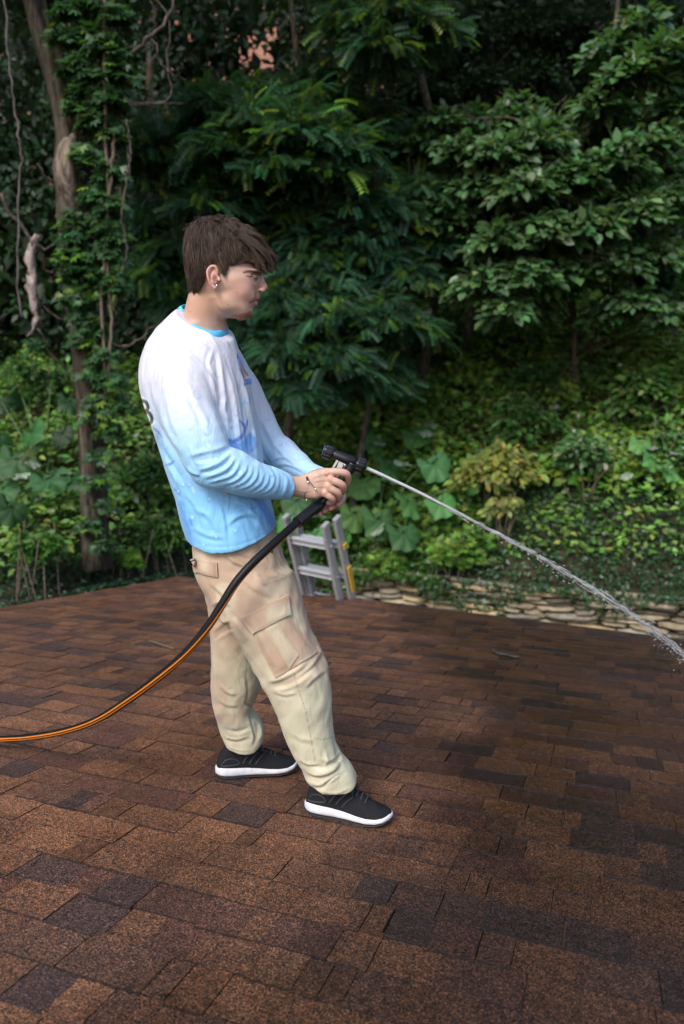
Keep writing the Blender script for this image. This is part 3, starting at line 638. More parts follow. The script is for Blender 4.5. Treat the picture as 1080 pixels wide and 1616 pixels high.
shrub('leafy_shrub', 'rounded green shrub at the far right above the ivy', 1050, 700, 9.0, 60, 700, T6, .11, (0.065, 0.156, 0.039), (0.169, 0.247, 0.065), .1)
shrub('leafy_shrub', 'bright clump of small leaves at the foot of the old trunk', 205, 880, 6.9, 26, 220, TPALM, .075, (0.104, 0.208, 0.026), (0.169, 0.286, 0.026), .2)
shrub('leafy_shrub', 'dense green shrub growing between the old trunk and the person', 225, 740, 7.8, 62, 1500, T4, .085, (0.044, 0.114, 0.029), (0.117, 0.221, 0.026), .05)
shrub('leafy_shrub', 'low leafy mound left of the person\'s waist', 255, 840, 7.3, 50, 900, T4, .075, (0.047, 0.117, 0.026), (0.117, 0.221, 0.026), .06)
shrub('leafy_shrub', 'shady green shrub behind the old trunk on the far left', 60, 600, 8.4, 60, 700, T4, .12, (0.039, 0.104, 0.026), (0.104, 0.195, 0.026), .08)
shrub('leafy_shrub', 'leafy shrub low in the left corner above the roof', 60, 850, 7.0, 45, 500, TPALM, .08, (0.058, 0.143, 0.023), (0.130, 0.234, 0.026), .12)
shrub('sapling', 'thin-stemmed young sapling under the spreading right tree', 905, 530, 10.2, 22, 60, T6, .1, (0.058, 0.130, 0.039), stems=2)
def bigleaf(label, L, c, und=(.30, .36, .28)):
    L = [(a, b, onbank(a, b, .62)-.1, s, t) for a, b, Y, s, t in L]
    root = tag(empty('burdock_plant'), label, 'plant', None); st = MB(); n = len(L)
    ax = np.mean([S(a, b, Y) for a, b, Y, s, t in L], 0); base = np.array([ax[0], ax[1]+.25, float(gz(ax[0], ax[1]+.25))-.05])
    P = []; D = []; N = []; Sx = []; C = []
    for a, b, Y, s, tilt in L:
        p = S(a, b, Y); sz = s/FPX*Y; d = np.array([math.sin(tilt)*.8, -.55, -.5*math.cos(tilt)-.1])+rng.normal(0, .12, 3); nn = np.array([rng.normal()*.5, -.6+rng.normal()*.3, .8]); d = unit(d)
        q = p-d*sz*.5; P.append(q); D.append(d); N.append(nn); Sx.append(sz*.9); C.append(vary(c, 1, .22)[0]); st.tube(spline([base+rng.normal(0, .03, 3), (base+q)/2+[0, 0, .12], q+d*sz*.1], 8), np.linspace(.012, .006, 8), 6)
    k = 6; dd = rng.normal(size=(k, 3))*[1, .4, .5]
    for i in range(k):
        a, b, Y, s, tilt = L[rng.integers(n)]; P.append(S(a+rng.normal()*25, b+rng.normal()*20-14, Y-.06)); D.append(unit(dd[i])); N.append(np.array([rng.normal()*.3, -.2, 1])); Sx.append(s*.45/FPX*Y); C.append(np.array(und)*rng.uniform(.6, 1))
    A = [np.array(v) for v in (P, D, N, Sx, C)]
    bb = inst(TBIG, A[0], A[1], A[2], A[3], A[4]); leafobj('leaves', [(bb[0], bb[1], bb[2]*np.tile(TBIGK, len(A[0]))[:, None])], LEAFB, root); st.build('stem', M('green_stem', (.08, .14, .05), .6), root)
LEAFB = leaf_mat('big_leaf', .55, .3, .25, (.3, .36, .28), .5)
bigleaf('burdock with huge dark leaves at the left edge beside the old trunk', [(75, 765, 6.9, 78, .3), (20, 735, 7.0, 72, -.3), (50, 690, 7.2, 62, .2), (-5, 700, 7.1, 60, -.2), (15, 810, 6.9, 60, .1), (100, 690, 7.3, 42, .5), (28, 635, 7.5, 40, -.2), (110, 640, 7.5, 42, .2), (80, 600, 7.6, 36, 0), (0, 640, 7.5, 42, .3), (120, 760, 7.2, 46, .6), (5, 780, 7.0, 60, 0)], (.030, .085, .030))
bigleaf('burdock with broad light-edged leaves right behind the spray gun', [(572, 770, 8.6, 62, .0), (620, 745, 8.7, 60, .3), (600, 830, 8.4, 66, .1), (650, 800, 8.5, 64, .3), (560, 820, 8.5, 60, -.2), (690, 740, 8.8, 60, .5), (660, 690, 9.0, 55, .2), (590, 700, 8.9, 50, -.1), (640, 850, 8.3, 62, .2), (700, 800, 8.6, 55, .4), (540, 860, 8.4, 46, -.2), (470, 800, 8.5, 60, 0), (500, 850, 8.4, 44, .2), (455, 830, 8.5, 46, -.2), (745, 770, 8.8, 34, .4)], (.055, .15, .045), (.30, .38, .28))
bigleaf('bright light green broad-leaved plant near the right edge', [(1030, 730, 8.9, 50, .2), (1060, 745, 8.8, 46, .5), (1010, 705, 9.0, 40, -.3), (1050, 700, 9.0, 44, .2)], (.10, .21, .06))
# -- aluminium ladder over the eave
def ladder():
    root = tag(empty('extension_ladder'), 'aluminium extension ladder leaning over the far roof edge', 'ladder')
    al = M('aluminium', (.50, .51, .53), .40, .5, .55, noise_amt=.12, noise_scale=30); alr = M('rung_aluminium', (.52, .53, .55), .35, .5, .45, noise_amt=.08, noise_scale=40); yel = M('yellow_plastic', (.55, .33, .04), .55)
    e = EAVD.copy(); Yb = 5.93
    a = S(478, 936, Yb); top_l = S(450, 818, 5.62); up = unit(top_l-a); out = np.cross(e, up); out = unit(out if out[1] > 0 else -out); e = unit(e-up*(e@up))
    wd = .375
    def rail(nm, p0, length_up, length_dn, flip):
        m = MB(); ax = [e, out, up]; c = p0+up*(length_up-length_dn)/2; L = length_up+length_dn
        m.box(c, (.004, .074, L), ax); m.box(c+out*.0355-e*flip*.013, (.030, .003, L-.002), ax); m.box(c-out*.0355-e*flip*.013, (.030, .003, L-.004), ax)
        m.box(p0+up*(length_up+.012)-e*flip*.011, (.036, .078, .024), ax)
        m.build(nm, al, root, False)
    H = np.linalg.norm(top_l-a)
    rail('rail', a, H, 2.2, -1); rail('rail', a+e*wd, H-.015, 2.2, 1)
    off = out*.085+e*.028
    rail('rail', a+off-e*.0, H-.13, 2.9, -1); rail('rail', a+off+e*(wd+.03), H-.0, 2.9, 1)
    for layer, (o_, w0) in enumerate(((0*out, wd), (off, wd+.02))):
        for k in range(-6, 2):
            t = H-.20-.30*(1-k)+.0+(-.0 if layer == 0 else -.035)
            m = MB(); c = a+o_+e*w0/2+up*(t)
            m.box(c, (w0-.01, .028, .040), [e, out, up]); m.box(c+up*.023, (w0-.012, .040, .006), [e, out, up]); m.box(c-up*.022-out*.004, (w0-.012, .034, .004), [e, out, up])
            m.build('rung', alr, root, False)
            if layer == 0:
                for s in (0, 1):
                    q = MB(); q.tube([c+e*(w0/2+.004)*(1 if s else -1), c+e*(w0/2+.010)*(1 if s else -1)], .012, 10); q.build('rivet', al, root)
    for t, L in ((H*.68, .04), (H*.25, .24)):
        m = MB(); m.box(a+off+e*(wd+.045)+up*t, (.014, .05, L), [e, out, up]); m.build('guide_bracket', yel, root, False)
ladder()
# -- stick on the roof
mb = MB(); P = np.array([onroof(781, 1029, .012), onroof(790, 1032, .010), onroof(800, 1033, .008), onroof(810, 1036, .008), onroof(820, 1037, .008)])
mb.tube(spline(P, 12), .009, 6); mb.tube([P[0]+[-.01, .05, .01], P[0]], .006, 6)
tag(mb.build('stick', M('wet_stick', (.03, .022, .018), .7)), 'short dark twig lying on the roof near the far edge', 'twig')
mb = MB(); P = [onroof(235, 1011, .008), onroof(252, 1016, .010), onroof(275, 1024, .006)]; mb.tube(spline(P, 8), .005, 6)
tag(mb.build('stick', M('dry_stick', (.12, .09, .05), .8)), 'thin pale twig lying on the shingles left of the person', 'twig')
# ================================================================ PERSON (volumes blended smoothly, then meshed)
class Field:
    def __init__(s, lo, hi, h):
        s.lo = np.array(lo, float); s.h = h; s.n = np.ceil((np.array(hi)-s.lo)/h).astype(int)+1; s.F = np.full(s.n, 1.0, np.float32)
    def win(s, lo, hi):
        a = np.clip(np.floor((np.array(lo)-s.lo)/s.h).astype(int), 0, s.n-1); b = np.clip(np.ceil((np.array(hi)-s.lo)/s.h).astype(int)+1, 1, s.n)
        sl = tuple(slice(i, j) for i, j in zip(a, b)); g = [s.lo[i]+s.h*np.arange(a[i], b[i], dtype=np.float32) for i in range(3)]
        return sl, g[0].astype(np.float32)[:, None, None], g[1].astype(np.float32)[None, :, None], g[2].astype(np.float32)[None, None, :]
    def mix(s, sl, d, k, mode='u'):
        A = s.F[sl]
        if mode == 'u': h = np.clip(.5+.5*(A-d)/k, 0, 1); s.F[sl] = A+(d-A)*h-k*h*(1-h)
        elif mode == 's': d = -d; h = np.clip(.5+.5*(d-A)/k, 0, 1); s.F[sl] = A+(d-A)*h+k*h*(1-h)   # subtract
        else: h = np.clip(.5+.5*(d-A)/k, 0, 1); s.F[sl] = A+(d-A)*h+k*h*(1-h)                        # intersect
    def chain(s, pts, rad, k=.01, flat=None, ff=1.0, n=None, mode='u'):
        """tapered tube; flat = direction in which the section is ff times as thick"""
        P = np.asarray(pts, float); R = np.broadcast_to(np.asarray(rad, float), (len(P),))
        if n: Q = spline(np.c_[P, R], n); P, R = Q[:, :3], Q[:, 3]
        m = float(R.max()*max(1, ff)+k*2+.012); sl, x, y, z = s.win(P.min(0)-m, P.max(0)+m); D = None
        fl = None if flat is None else unit(np.asarray(flat, float))
        for i in range(len(P)-1):
            a, b = P[i], P[i+1]; ab = b-a; L2 = float(ab@ab)+1e-12
            px, py, pz = x-a[0], y-a[1], z-a[2]
            t = np.clip((px*ab[0]+py*ab[1]+pz*ab[2])/L2, 0, 1); dx, dy, dz = px-t*ab[0], py-t*ab[1], pz-t*ab[2]
            q = dx*dx+dy*dy+dz*dz
            if fl is not None: c = dx*fl[0]+dy*fl[1]+dz*fl[2]; q = q+c*c*(1/ff**2-1)
            d = np.sqrt(np.maximum(q, 0))-(R[i]+(R[i+1]-R[i])*t); D = d if D is None else np.minimum(D, d)
        s.mix(sl, D, k, mode)
    def ball(s, c, r, k=.01, mode='u'):
        c = np.asarray(c, float); r = np.broadcast_to(np.asarray(r, float), (3,)); m = r.max()+2*k+.012; sl, x, y, z = s.win(c-m, c+m)
        q = np.sqrt(((x-c[0])/r[0])**2+((y-c[1])/r[1])**2+((z-c[2])/r[2])**2); s.mix(sl, ((q-1)*r.min()).astype(np.float32), k, mode)
    def slices(s, z, xl, xr, yc, b, e=2.2, k=.02, mode='u', n=60, f=None):
        Q = np.c_[z, xl, xr, yc, b, np.broadcast_to(e, (len(z),))]; Q = Q[np.argsort(Q[:, 0])]; zz = np.linspace(Q[0, 0], Q[-1, 0], n)
        sp = spline(Q, n*4); o = np.argsort(sp[:, 0]); I = [np.interp(zz, sp[o, 0], sp[o, i]) for i in range(1, 6)]
        sl, x, y, zg = s.win((min(xl)-.05, min(np.array(yc)-b)-.05, Q[0, 0]-.05), (max(xr)+.05, max(np.array(yc)+b)+.05, Q[-1, 0]+.05))
        zf = zg.ravel(); XL, XR, YC, B, EE = [np.interp(zf, zz, i).astype(np.float32)[None, None, :] for i in I]
        a = (XR-XL)/2; cx = (XR+XL)/2; q = (np.abs((x-cx)/a)**EE+np.abs((y-YC)/B)**EE)**(1/EE)
        d = (q-1)*np.minimum(a, B); d = np.maximum(d, np.maximum(zg-Q[-1, 0], Q[0, 0]-zg))
        if f is not None: d = f(d, x, y, zg)
        s.mix(sl, d.astype(np.float32), k, mode)
    def mesh(s, smooth=3):
        F = s.F; ins = F < 0; n = F.shape
        c = [(i, j, k) for i in (0, 1) for j in (0, 1) for k in (0, 1)]
        def cut(A, o): return A[o[0]:n[0]-1+o[0], o[1]:n[1]-1+o[1], o[2]:n[2]-1+o[2]]
        cnt = np.zeros(np.array(n)-1, np.int8)
        for o in c: cnt += cut(ins, o)
        act = (cnt > 0) & (cnt < 8); idx = np.argwhere(act); ID = np.full(act.shape, -1, np.int64); ID[act] = np.arange(len(idx))
        acc = np.zeros((len(idx), 3)); wt = np.zeros(len(idx)); val = {o: F[idx[:, 0]+o[0], idx[:, 1]+o[1], idx[:, 2]+o[2]].astype(float) for o in c}
        for o in c:
            for ax in range(3):
                if o[ax]: continue
                p = list(o); p[ax] = 1; p = tuple(p); a, b = val[o], val[p]; m = (a < 0) != (b < 0); t = np.where(m, a/(a-b+1e-20), 0)
                e = np.array(o, float)[None].repeat(len(idx), 0); e[:, ax] = t; acc += e*m[:, None]; wt += m
        V = s.lo+s.h*(idx+acc/wt[:, None]); Q = []
        for ax in range(3):
            u, v = (ax+1) % 3, (ax+2) % 3; o = [0, 0, 0]; o[ax] = 1
            A = ins; sh = [slice(None)]*3; sh[ax] = slice(0, n[ax]-1); A0 = ins[tuple(sh)]; sh[ax] = slice(1, n[ax]); A1 = ins[tuple(sh)]
            e = np.argwhere(A0 != A1); e = e[(e[:, u] > 0) & (e[:, v] > 0) & (e[:, u] < n[u]-1) & (e[:, v] < n[v]-1)]
            fl = A0[tuple(e.T)]
            def g(du, dv): q = e.copy(); q[:, u] -= du; q[:, v] -= dv; return ID[tuple(q.T)]
            q = np.stack([g(1, 1), g(0, 1), g(0, 0), g(1, 0)], 1); q[~fl] = q[~fl][:, ::-1]; Q.append(q)
        Q = np.vstack(Q); Q = Q[(Q >= 0).all(1)]
        V = relax(V, Q, smooth); return V, Q
def relax(V, Q, it, lam=.5):
    E = np.vstack([Q[:, [0, 1]], Q[:, [1, 2]], Q[:, [2, 3]], Q[:, [3, 0]]]); n = len(V)
    dg = np.bincount(E.ravel(), minlength=n)+1e-9
    for _ in range(it):
        A = np.stack([np.bincount(E[:, 0], V[E[:, 1], i], n)+np.bincount(E[:, 1], V[E[:, 0], i], n) for i in range(3)], 1)/dg[:, None]; V = V+lam*(A-V)
    return V
def normals(V, Q):
    a = V[Q[:, 2]]-V[Q[:, 0]]; b = V[Q[:, 3]]-V[Q[:, 1]]; f = np.cross(a, b); n = len(V)
    N = sum(np.stack([np.bincount(Q[:, j], f[:, i], n) for i in range(3)], 1) for j in range(4)); return unit(N)
def pdist(P2, L):
    """distance of 2-d points to a polyline, and the place along it 0..1"""
    L = np.asarray(L, float); D = np.full(len(P2), 1e9); T = np.zeros(len(P2)); sg = np.zeros(len(P2)); ln = np.r_[0, np.cumsum(np.linalg.norm(np.diff(L, axis=0), axis=1))]
    for i in range(len(L)-1):
        a, b = L[i], L[i+1]; ab = b-a; q = P2-a; t = np.clip(q@ab/(ab@ab+1e-9), 0, 1); r = q-t[:, None]*ab; d = np.hypot(*r.T); m = d < D
        D[m] = d[m]; T[m] = ((ln[i]+t*(ln[i+1]-ln[i]))/ln[-1])[m]; sg[m] = np.sign(ab[0]*q[:, 1]-ab[1]*q[:, 0])[m]
    return D, T, sg
def folds(V, N, L, side=-1):
    """creases: (points px, half-width px, depth in mm; + raised, - sunk); a raised fold carries a furrow on one side"""
    x, y = PX(V); P2 = np.stack([x, y], 1); disp = np.zeros(len(V)); face = ss(-.1, .35, -N[:, 1]*1.0) if side < 0 else 1
    for pts, wd, amp in L:
        Lp = spline(pts, 12) if len(pts) > 2 else np.asarray(pts, float); lo = Lp.min(0)-wd*4; hi = Lp.max(0)+wd*4
        m = (x > lo[0]) & (x < hi[0]) & (y > lo[1]) & (y < hi[1]); k = np.where(m)[0]
        if not len(k): continue
        d, t, s = pdist(P2[k], Lp); tp = ss(0, .34, t)*ss(0, .28, 1-t); d = d*s
        disp[k] += amp*.001*tp*(np.exp(-np.abs(d/wd*1.05)**1.45)-.65*np.exp(-np.abs((d-wd*1.5)/wd*1.1)**1.6))*1.15
    return V+N*(disp*face)[:, None]
def paint(C, P2, mask, pts, wd, colr, a=1.0, soft=.6):
    d, t, s = pdist(P2, spline(pts, 14) if len(pts) > 2 else pts); w_ = np.interp(t, np.linspace(0, 1, len(np.atleast_1d(wd))), np.atleast_1d(wd)) if np.ndim(wd) else wd
    f = (1-ss(w_*(1-soft), w_*(1+soft), d))*a*mask; C += (np.array(colr)-C)*f[:, None]; return C
def blobp(C, P2, mask, c, r, colr, a=1.0):
    q = np.hypot((P2[:, 0]-c[0])/r[0], (P2[:, 1]-c[1])/r[1]); f = (1-ss(.6, 1.2, q))*a*mask; C += (np.array(colr)-C)*f[:, None]; return C

person = tag(empty('person'), 'person in white-to-blue shirt and stained tan cargo trousers, aiming a spray gun on the roof', 'person')
mpx = lambda r, Y: r/FPX*Y
YN, YF, YT = 1.83, 2.24, 2.03     # near arm, far arm, torso

# ---------------------------------------------------------------- body: head, neck, arms, hands, legs
YH = 1.97
SKIN = (.52, .335, .255)
B = Field((-.49, 1.77, .05), (.06, 2.38, 1.68), .0023)
def body():
    T = lambda px, py, Y=YH: S(px, py, Y)
    # torso and limbs inside the clothes
    z = lambda py, Y=YT: S(540, py, Y)[2]
    X = lambda px, Y=YT: S(px, 600, Y)[0]
    B.slices([z(880), z(760), z(660), z(580), z(520)], [X(325), X(300), X(258), X(252), X(280)], [X(425), X(400), X(385), X(368), X(345)], [YT]*5, [.13, .12, .14, .15, .07], k=.03)
    for Y, hip, kn, an in ((1.96, (385, 900), (462, 1060), (520, 1235)), (2.15, (375, 900), (368, 1040), (380, 1175))):
        Yk, Ya = (1.93, 1.965) if Y < 2 else (2.2, 2.28)
        B.chain([S(*hip, Y), S(*kn, Yk), S(*an, Ya)], [.075, .052, .034], .03)
    # neck
    B.chain([T(322, 530, 2.02), T(325, 490, 1.99), T(335, 455, YH)], [mpx(37, 2), mpx(31, 2), mpx(30, 2)], .02, (0, 1, 0), .93, 10)
    # cranium
    ze = lambda py: T(350, py)[2]; xe = lambda px: T(px, 420)[0]
    B.slices([ze(352), ze(360), ze(375), ze(400), ze(425), ze(445), ze(458), ze(468)], [xe(337), xe(319), xe(307), xe(300), xe(301), xe(307), xe(316), xe(330)], [xe(366), xe(384), xe(396), xe(405), xe(409), xe(407), xe(402), xe(388)],
             [YH]*8, [.030, .048, .063, .071, .073, .068, .059, .040], 2.25, .018)
    # face below the eyes
    B.slices([ze(436), ze(446), ze(456), ze(466), ze(476), ze(486), ze(492), ze(498), ze(503.5)], [xe(330), xe(334), xe(338), xe(343), xe(347), xe(353), xe(360), xe(368), xe(377)],
             [xe(408), xe(407.5), xe(405.5), xe(404), xe(402.5), xe(399), xe(397.5), xe(394), xe(386)], [YH]*9, [.060, .0655, .0630, .0585, .053, .047, .041, .032, .018], 2.3, .02)
    for s in (-1, 1):
        B.ball(T(380, 458, YH+s*.040), (.026, .018, .020), .014)      # cheek
        B.ball(T(396, 467, YH+s*.027), (.011, .012, .013), .012)      # beside the mouth
        B.ball(T(356, 478, YH+s*.040), (.018, .012, .020), .02)      # jaw corner
        B.ball(T(404, 430, YH+s*.026), (.012, .024, .0065), .008)     # brow ridge
        B.ball(T(405, 439, YH+s*.034), (.0135, .017, .0095), .007, 's')  # socket
        B.ball(T(398.5, 438.5, YH+s*.030), (.0125, .0135, .0115), .002)  # lid over the eyeball
        B.ball(T(413.5, 457.5, YH+s*.0115), (.0095, .0065, .0065), .004)   # nostril wing
    B.chain([T(410, 434), T(413, 444), T(417, 452)], [.0075, .0080, .0090], .010, (0, 1, 0), .8, 6)
    B.ball(T(416.2, 454.0), (.0085, .0092, .0078), .005)
    B.chain([T(408, 462), T(406.5, 468)], [.006, .006], .006, (0, 1, 0), 1.8)
    for s in (-1, 1):
        B.chain([T(405.5, 470.5), T(402, 470.8, YH+s*.012), T(396, 473.5, YH+s*.024)], [.0062, .0052, .0022], .004, n=6)
        B.chain([T(402.5, 478.5), T(399.5, 478.6, YH+s*.011), T(394.5, 475.5, YH+s*.023)], [.0068, .0058, .0022], .004, n=6)
    B.chain([T(409, 474.3, YH-.02), T(410.5, 474.3), T(409, 474.3, YH+.02)], [.0018]*3, .002, mode='s')
    for s in (-1, 1): B.chain([T(408, 474.3, YH), T(400, 474.5, YH+s*.017), T(393, 477.5, YH+s*.026)], [.0024, .0022, .0012], .0015, mode='s', n=6)
    B.ball(T(388, 494), (.013, .017, .012), .014)
    B.chain([T(376, 491, YH), T(358, 486, YH)], [.020, .026], .014, (0, 1, 0), 1.2)
    # ears
    for s in (-1, 1):
        Ye = YH+s*.0755
        B.ball(T(336, 434, Ye), (mpx(9, 1.95), .0050, mpx(15.5, 1.95)), .004)
        B.chain([T(344, 430, Ye+s*.004), T(341, 422, Ye+s*.007), T(334, 420, Ye+s*.010), T(328, 427, Ye+s*.012), T(328.5, 438, Ye+s*.011), T(334, 449, Ye+s*.006), T(339.5, 455, Ye+s*.003)], [.0028, .0034, .0036, .0036, .0034, .0036, .0046], .003, n=14)
        B.chain([T(338, 431, Ye+s*.004), T(334.5, 436, Ye+s*.006), T(337, 446, Ye+s*.004)], [.002, .0026, .002], .003, n=6)
        B.ball(T(341, 441, Ye+s*.008), (.0065, .0070, .0105), .003, 's')
        B.ball(T(346.5, 441, Ye+s*.002), (.0035, .004, .0055), .003)
    # near arm and hand
    B.chain([S(290, 600, 1.86), S(335, 735, YN), S(400, 758, 1.86), S(455, 766.5, 1.93), S(480, 768, 1.955)], [.047, .042, .037, mpx(16.5, 1.93), mpx(17.5, 1.95)], .02, (0, 1, 0), .82, 24)
    H = 1.955; H2 = (0, 1, 0)
    for p, q, r in (((486, 758), (515, 746), .0155), ((486, 765), (518, 756), .0155), ((486, 772), (515, 767), .0150), ((486, 777), (510, 777), .0140)):
        B.chain([S(*p, H), S((p[0]+q[0])/2, (p[1]+q[1])/2, H-.002), S(*q, H+.002)], [.0185, .018, r*.86], .008, H2, .82)
    F_ = [  # (points (px,py,Y)), radii
        ([(515, 746, 1.957), (531, 744.5, 1.950), (546, 747.5, 1.957), (550, 756, 1.974), (547.5, 764, 1.990)], [.0122, .0105, .0105, .0092, .0080]),
        ([(518, 756.5, 1.955), (530, 760, 1.947), (540.5, 766, 1.955), (542, 774, 1.975), (537, 779, 1.992)], [.0120, .0105, .0106, .0092, .0080]),
        ([(515, 768, 1.955), (524, 772, 1.948), (533.5, 778, 1.955), (535, 785, 1.972), (529, 788, 1.990)], [.0115, .0100, .0100, .0088, .0078]),
        ([(509, 777, 1.957), (517, 781.5, 1.950), (524.5, 787.0, 1.957), (525, 792, 1.972), (518, 793, 1.986)], [.0105, .0092, .0090, .0080, .0070])]
    for pts, r in F_: B.chain([S(*p) for p in pts], r, .0022, n=16)
    for px, py, r in ((516, 746.5, .0075), (521.5, 755, .008), (518, 766.5, .0075), (512.5, 777.0, .0065)): B.ball(S(px, py, 1.9455), r, .006)
    B.chain([S(485, 758, 1.965), S(503, 748, 1.995), S(520, 747, 2.018), S(536, 752, 2.020)], [.018, .015, .0115, .0085], .006, n=10)   # thumb on the far side
    # far arm and hand
    B.chain([S(350, 590, YF), S(430, 708, YF+.02), S(490, 748, 2.12), S(505, 758, 2.09)], [.045, .030, mpx(8.5, 2.1), mpx(9.5, 2.1)], .01, n=20)
    B.chain([S(505, 760, 2.085), S(520, 772, 2.062)], [.020, .026], .01, H2, .7)
    G_ = [([(532, 768, 2.060), (541, 779, 2.045), (540.5, 789, 2.022), (534.5, 796, 2.004)], [.0110, .0098, .0090, .0078]),
          ([(524, 775, 2.062), (534, 787, 2.046), (529.5, 797, 2.022), (522.5, 802, 2.006)], [.0110, .0098, .0088, .0078]),
          ([(515, 780, 2.062), (521, 792, 2.046), (517.5, 801, 2.024), (512.5, 806.5, 2.008)], [.0105, .0095, .0086, .0075]),
          ([(507, 780, 2.062), (509.5, 793, 2.048), (507.5, 804, 2.028), (505.5, 812, 2.014)], [.0098, .0086, .0078, .0068])]
    for pts, r in G_: B.chain([S(*p) for p in pts], r, .0022, n=14)
    B.chain([S(507, 762, 2.075), S(522, 752, 2.050), S(534, 750, 2.040)], [.016, .012, .009], .006, n=8)
    V, Q = B.mesh(1); N = normals(V, Q)
    # relief: veins, tendons, neck muscle, nasolabial fold, finger creases
    V = folds(V, N, [([(338, 470), (342, 492), (347, 512)], 5, .8), ([(404, 462), (396, 467), (391, 476)], 1.6, -.35), ([(492, 755), (505, 750), (514, 747)], 1.5, .8), ([(492, 762), (506, 758), (518, 757)], 1.5, .9),
                     ([(492, 768), (505, 768), (515, 768)], 1.5, .8), ([(478, 758), (488, 765), (498, 764), (507, 771)], 1.0, .7), ([(462, 772), (480, 776), (495, 774)], 1.4, .5), ([(393, 486), (399, 487)], 1.6, -1.0)])
    N = normals(V, Q); x, y = PX(V); P2 = np.stack([x, y], 1)
    C = np.tile(np.array(SKIN), (len(V), 1))*(.93+.14*noise(V, 60, 1))[:, None]
    one = np.ones(len(V)); head = (y < 530) & (x > 270) & (x < 440); hd = head.astype(float)
    C = blobp(C, P2, hd, (385, 458), (26, 20), (.55, .285, .23), .55); C = blobp(C, P2, hd, (420, 453), (8, 8), (.62, .27, .23), .8)
    C = blobp(C, P2, hd, (333, 437), (12, 20), (.60, .26, .21), .65); C = blobp(C, P2, hd, (320, 480), (40, 24), (.50, .27, .175), .6)
    lipm = hd*(x > 388)
    C = paint(C, P2, lipm, [(393, 474.5), (400, 472), (409, 469.5)], [1.2, 2.6, 3.2], (.50, .20, .17), .8); C = paint(C, P2, lipm, [(394, 476.5), (400, 479), (407, 479)], [1.2, 3.2, 4.0], (.60, .22, .20), .9)
    C = paint(C, P2, lipm, [(393.5, 477.5), (400, 475.4), (409, 473.6)], .95, (.16, .055, .05), .9)
    nz_ = noise(V, 380, 6)
    for cx_, cy_, rx, ry, a in ((386, 502, 13, 8.5, 1.0), (373, 500, 10, 5, .8), (394, 497, 5, 6, .8), (403, 464.5, 5.5, 2.6, .3)):
        C = blobp(C, P2, hd*(.55+.45*nz_), (cx_, cy_), (rx, ry), (.29, .095, .028), a)
    C = blobp(C, P2, hd, (362, 486), (18, 14), (.38, .22, .17), .3)
    C = paint(C, P2, hd, [(384, 430.5), (392, 428.5), (400, 428.8), (411, 432)], [1.0, 2.4, 3.0, 2.6], (.055, .032, .022), .92)        # brow
    C = paint(C, P2, hd, [(389, 435.5), (396, 437.0), (402, 438.8), (406, 439.8)], [.8, 1.2, 1.3, 1.1], (.03, .018, .015), .95)       # lashes
    C = blobp(C, P2, hd, (397.5, 438.6), (3.2, 1.2), (.62, .56, .54), .7); C = blobp(C, P2, hd, (402.8, 439.6), (2.2, 1.7), (.05, .04, .035), .9)
    C = paint(C, P2, hd, [(390, 433.2), (397, 433.0), (405, 434.5)], .7, (.33, .17, .13), .6)
    C = paint(C, P2, hd, [(392, 439.5), (398, 441), (404, 441)], 1.0, (.40, .2, .17), .5)
    C = blobp(C, P2, hd*(N[:, 2] < -.2), (410.5, 459.5), (3.0, 1.4), (.12, .04, .03), .9)
    C = blobp(C, P2, hd, (340.5, 440), (3.6, 5.5), (.30, .11, .085), .7)
    hand = ((x > 475) & (y > 730)).astype(float)
    for kx, ky in ((516, 747), (521, 756), (518, 767), (512, 777), (546, 749), (541, 767), (534, 779), (525, 788)): C = blobp(C, P2, hand, (kx, ky), (5, 4.5), (.60, .27, .215), .6)
    C = blobp(C, P2, hand*(V[:, 1] > 1.993), (523, 800), (26, 18), (.55, .21, .18), .75)
    for kx, ky in ((350, 477), (360.5, 481), (300, 492), (374, 462)): C = blobp(C, P2, hd, (kx, ky), (1.2, 1.2), (.28, .09, .07), .8)
    skm = M('skin', SKIN, .48, .4, attr=True, bump=.25, bump_scale=500, sss=.12)
    return mesh_obj('body', V, Q, skm, person, C)
body()
# ear stud
mb = MB(); mb.sph(S(342, 450.5, YH-.0875), .0026, 8); mb.build('ear_stud', M('diamond', (.9, .9, .95), .1, .8, .6), person)

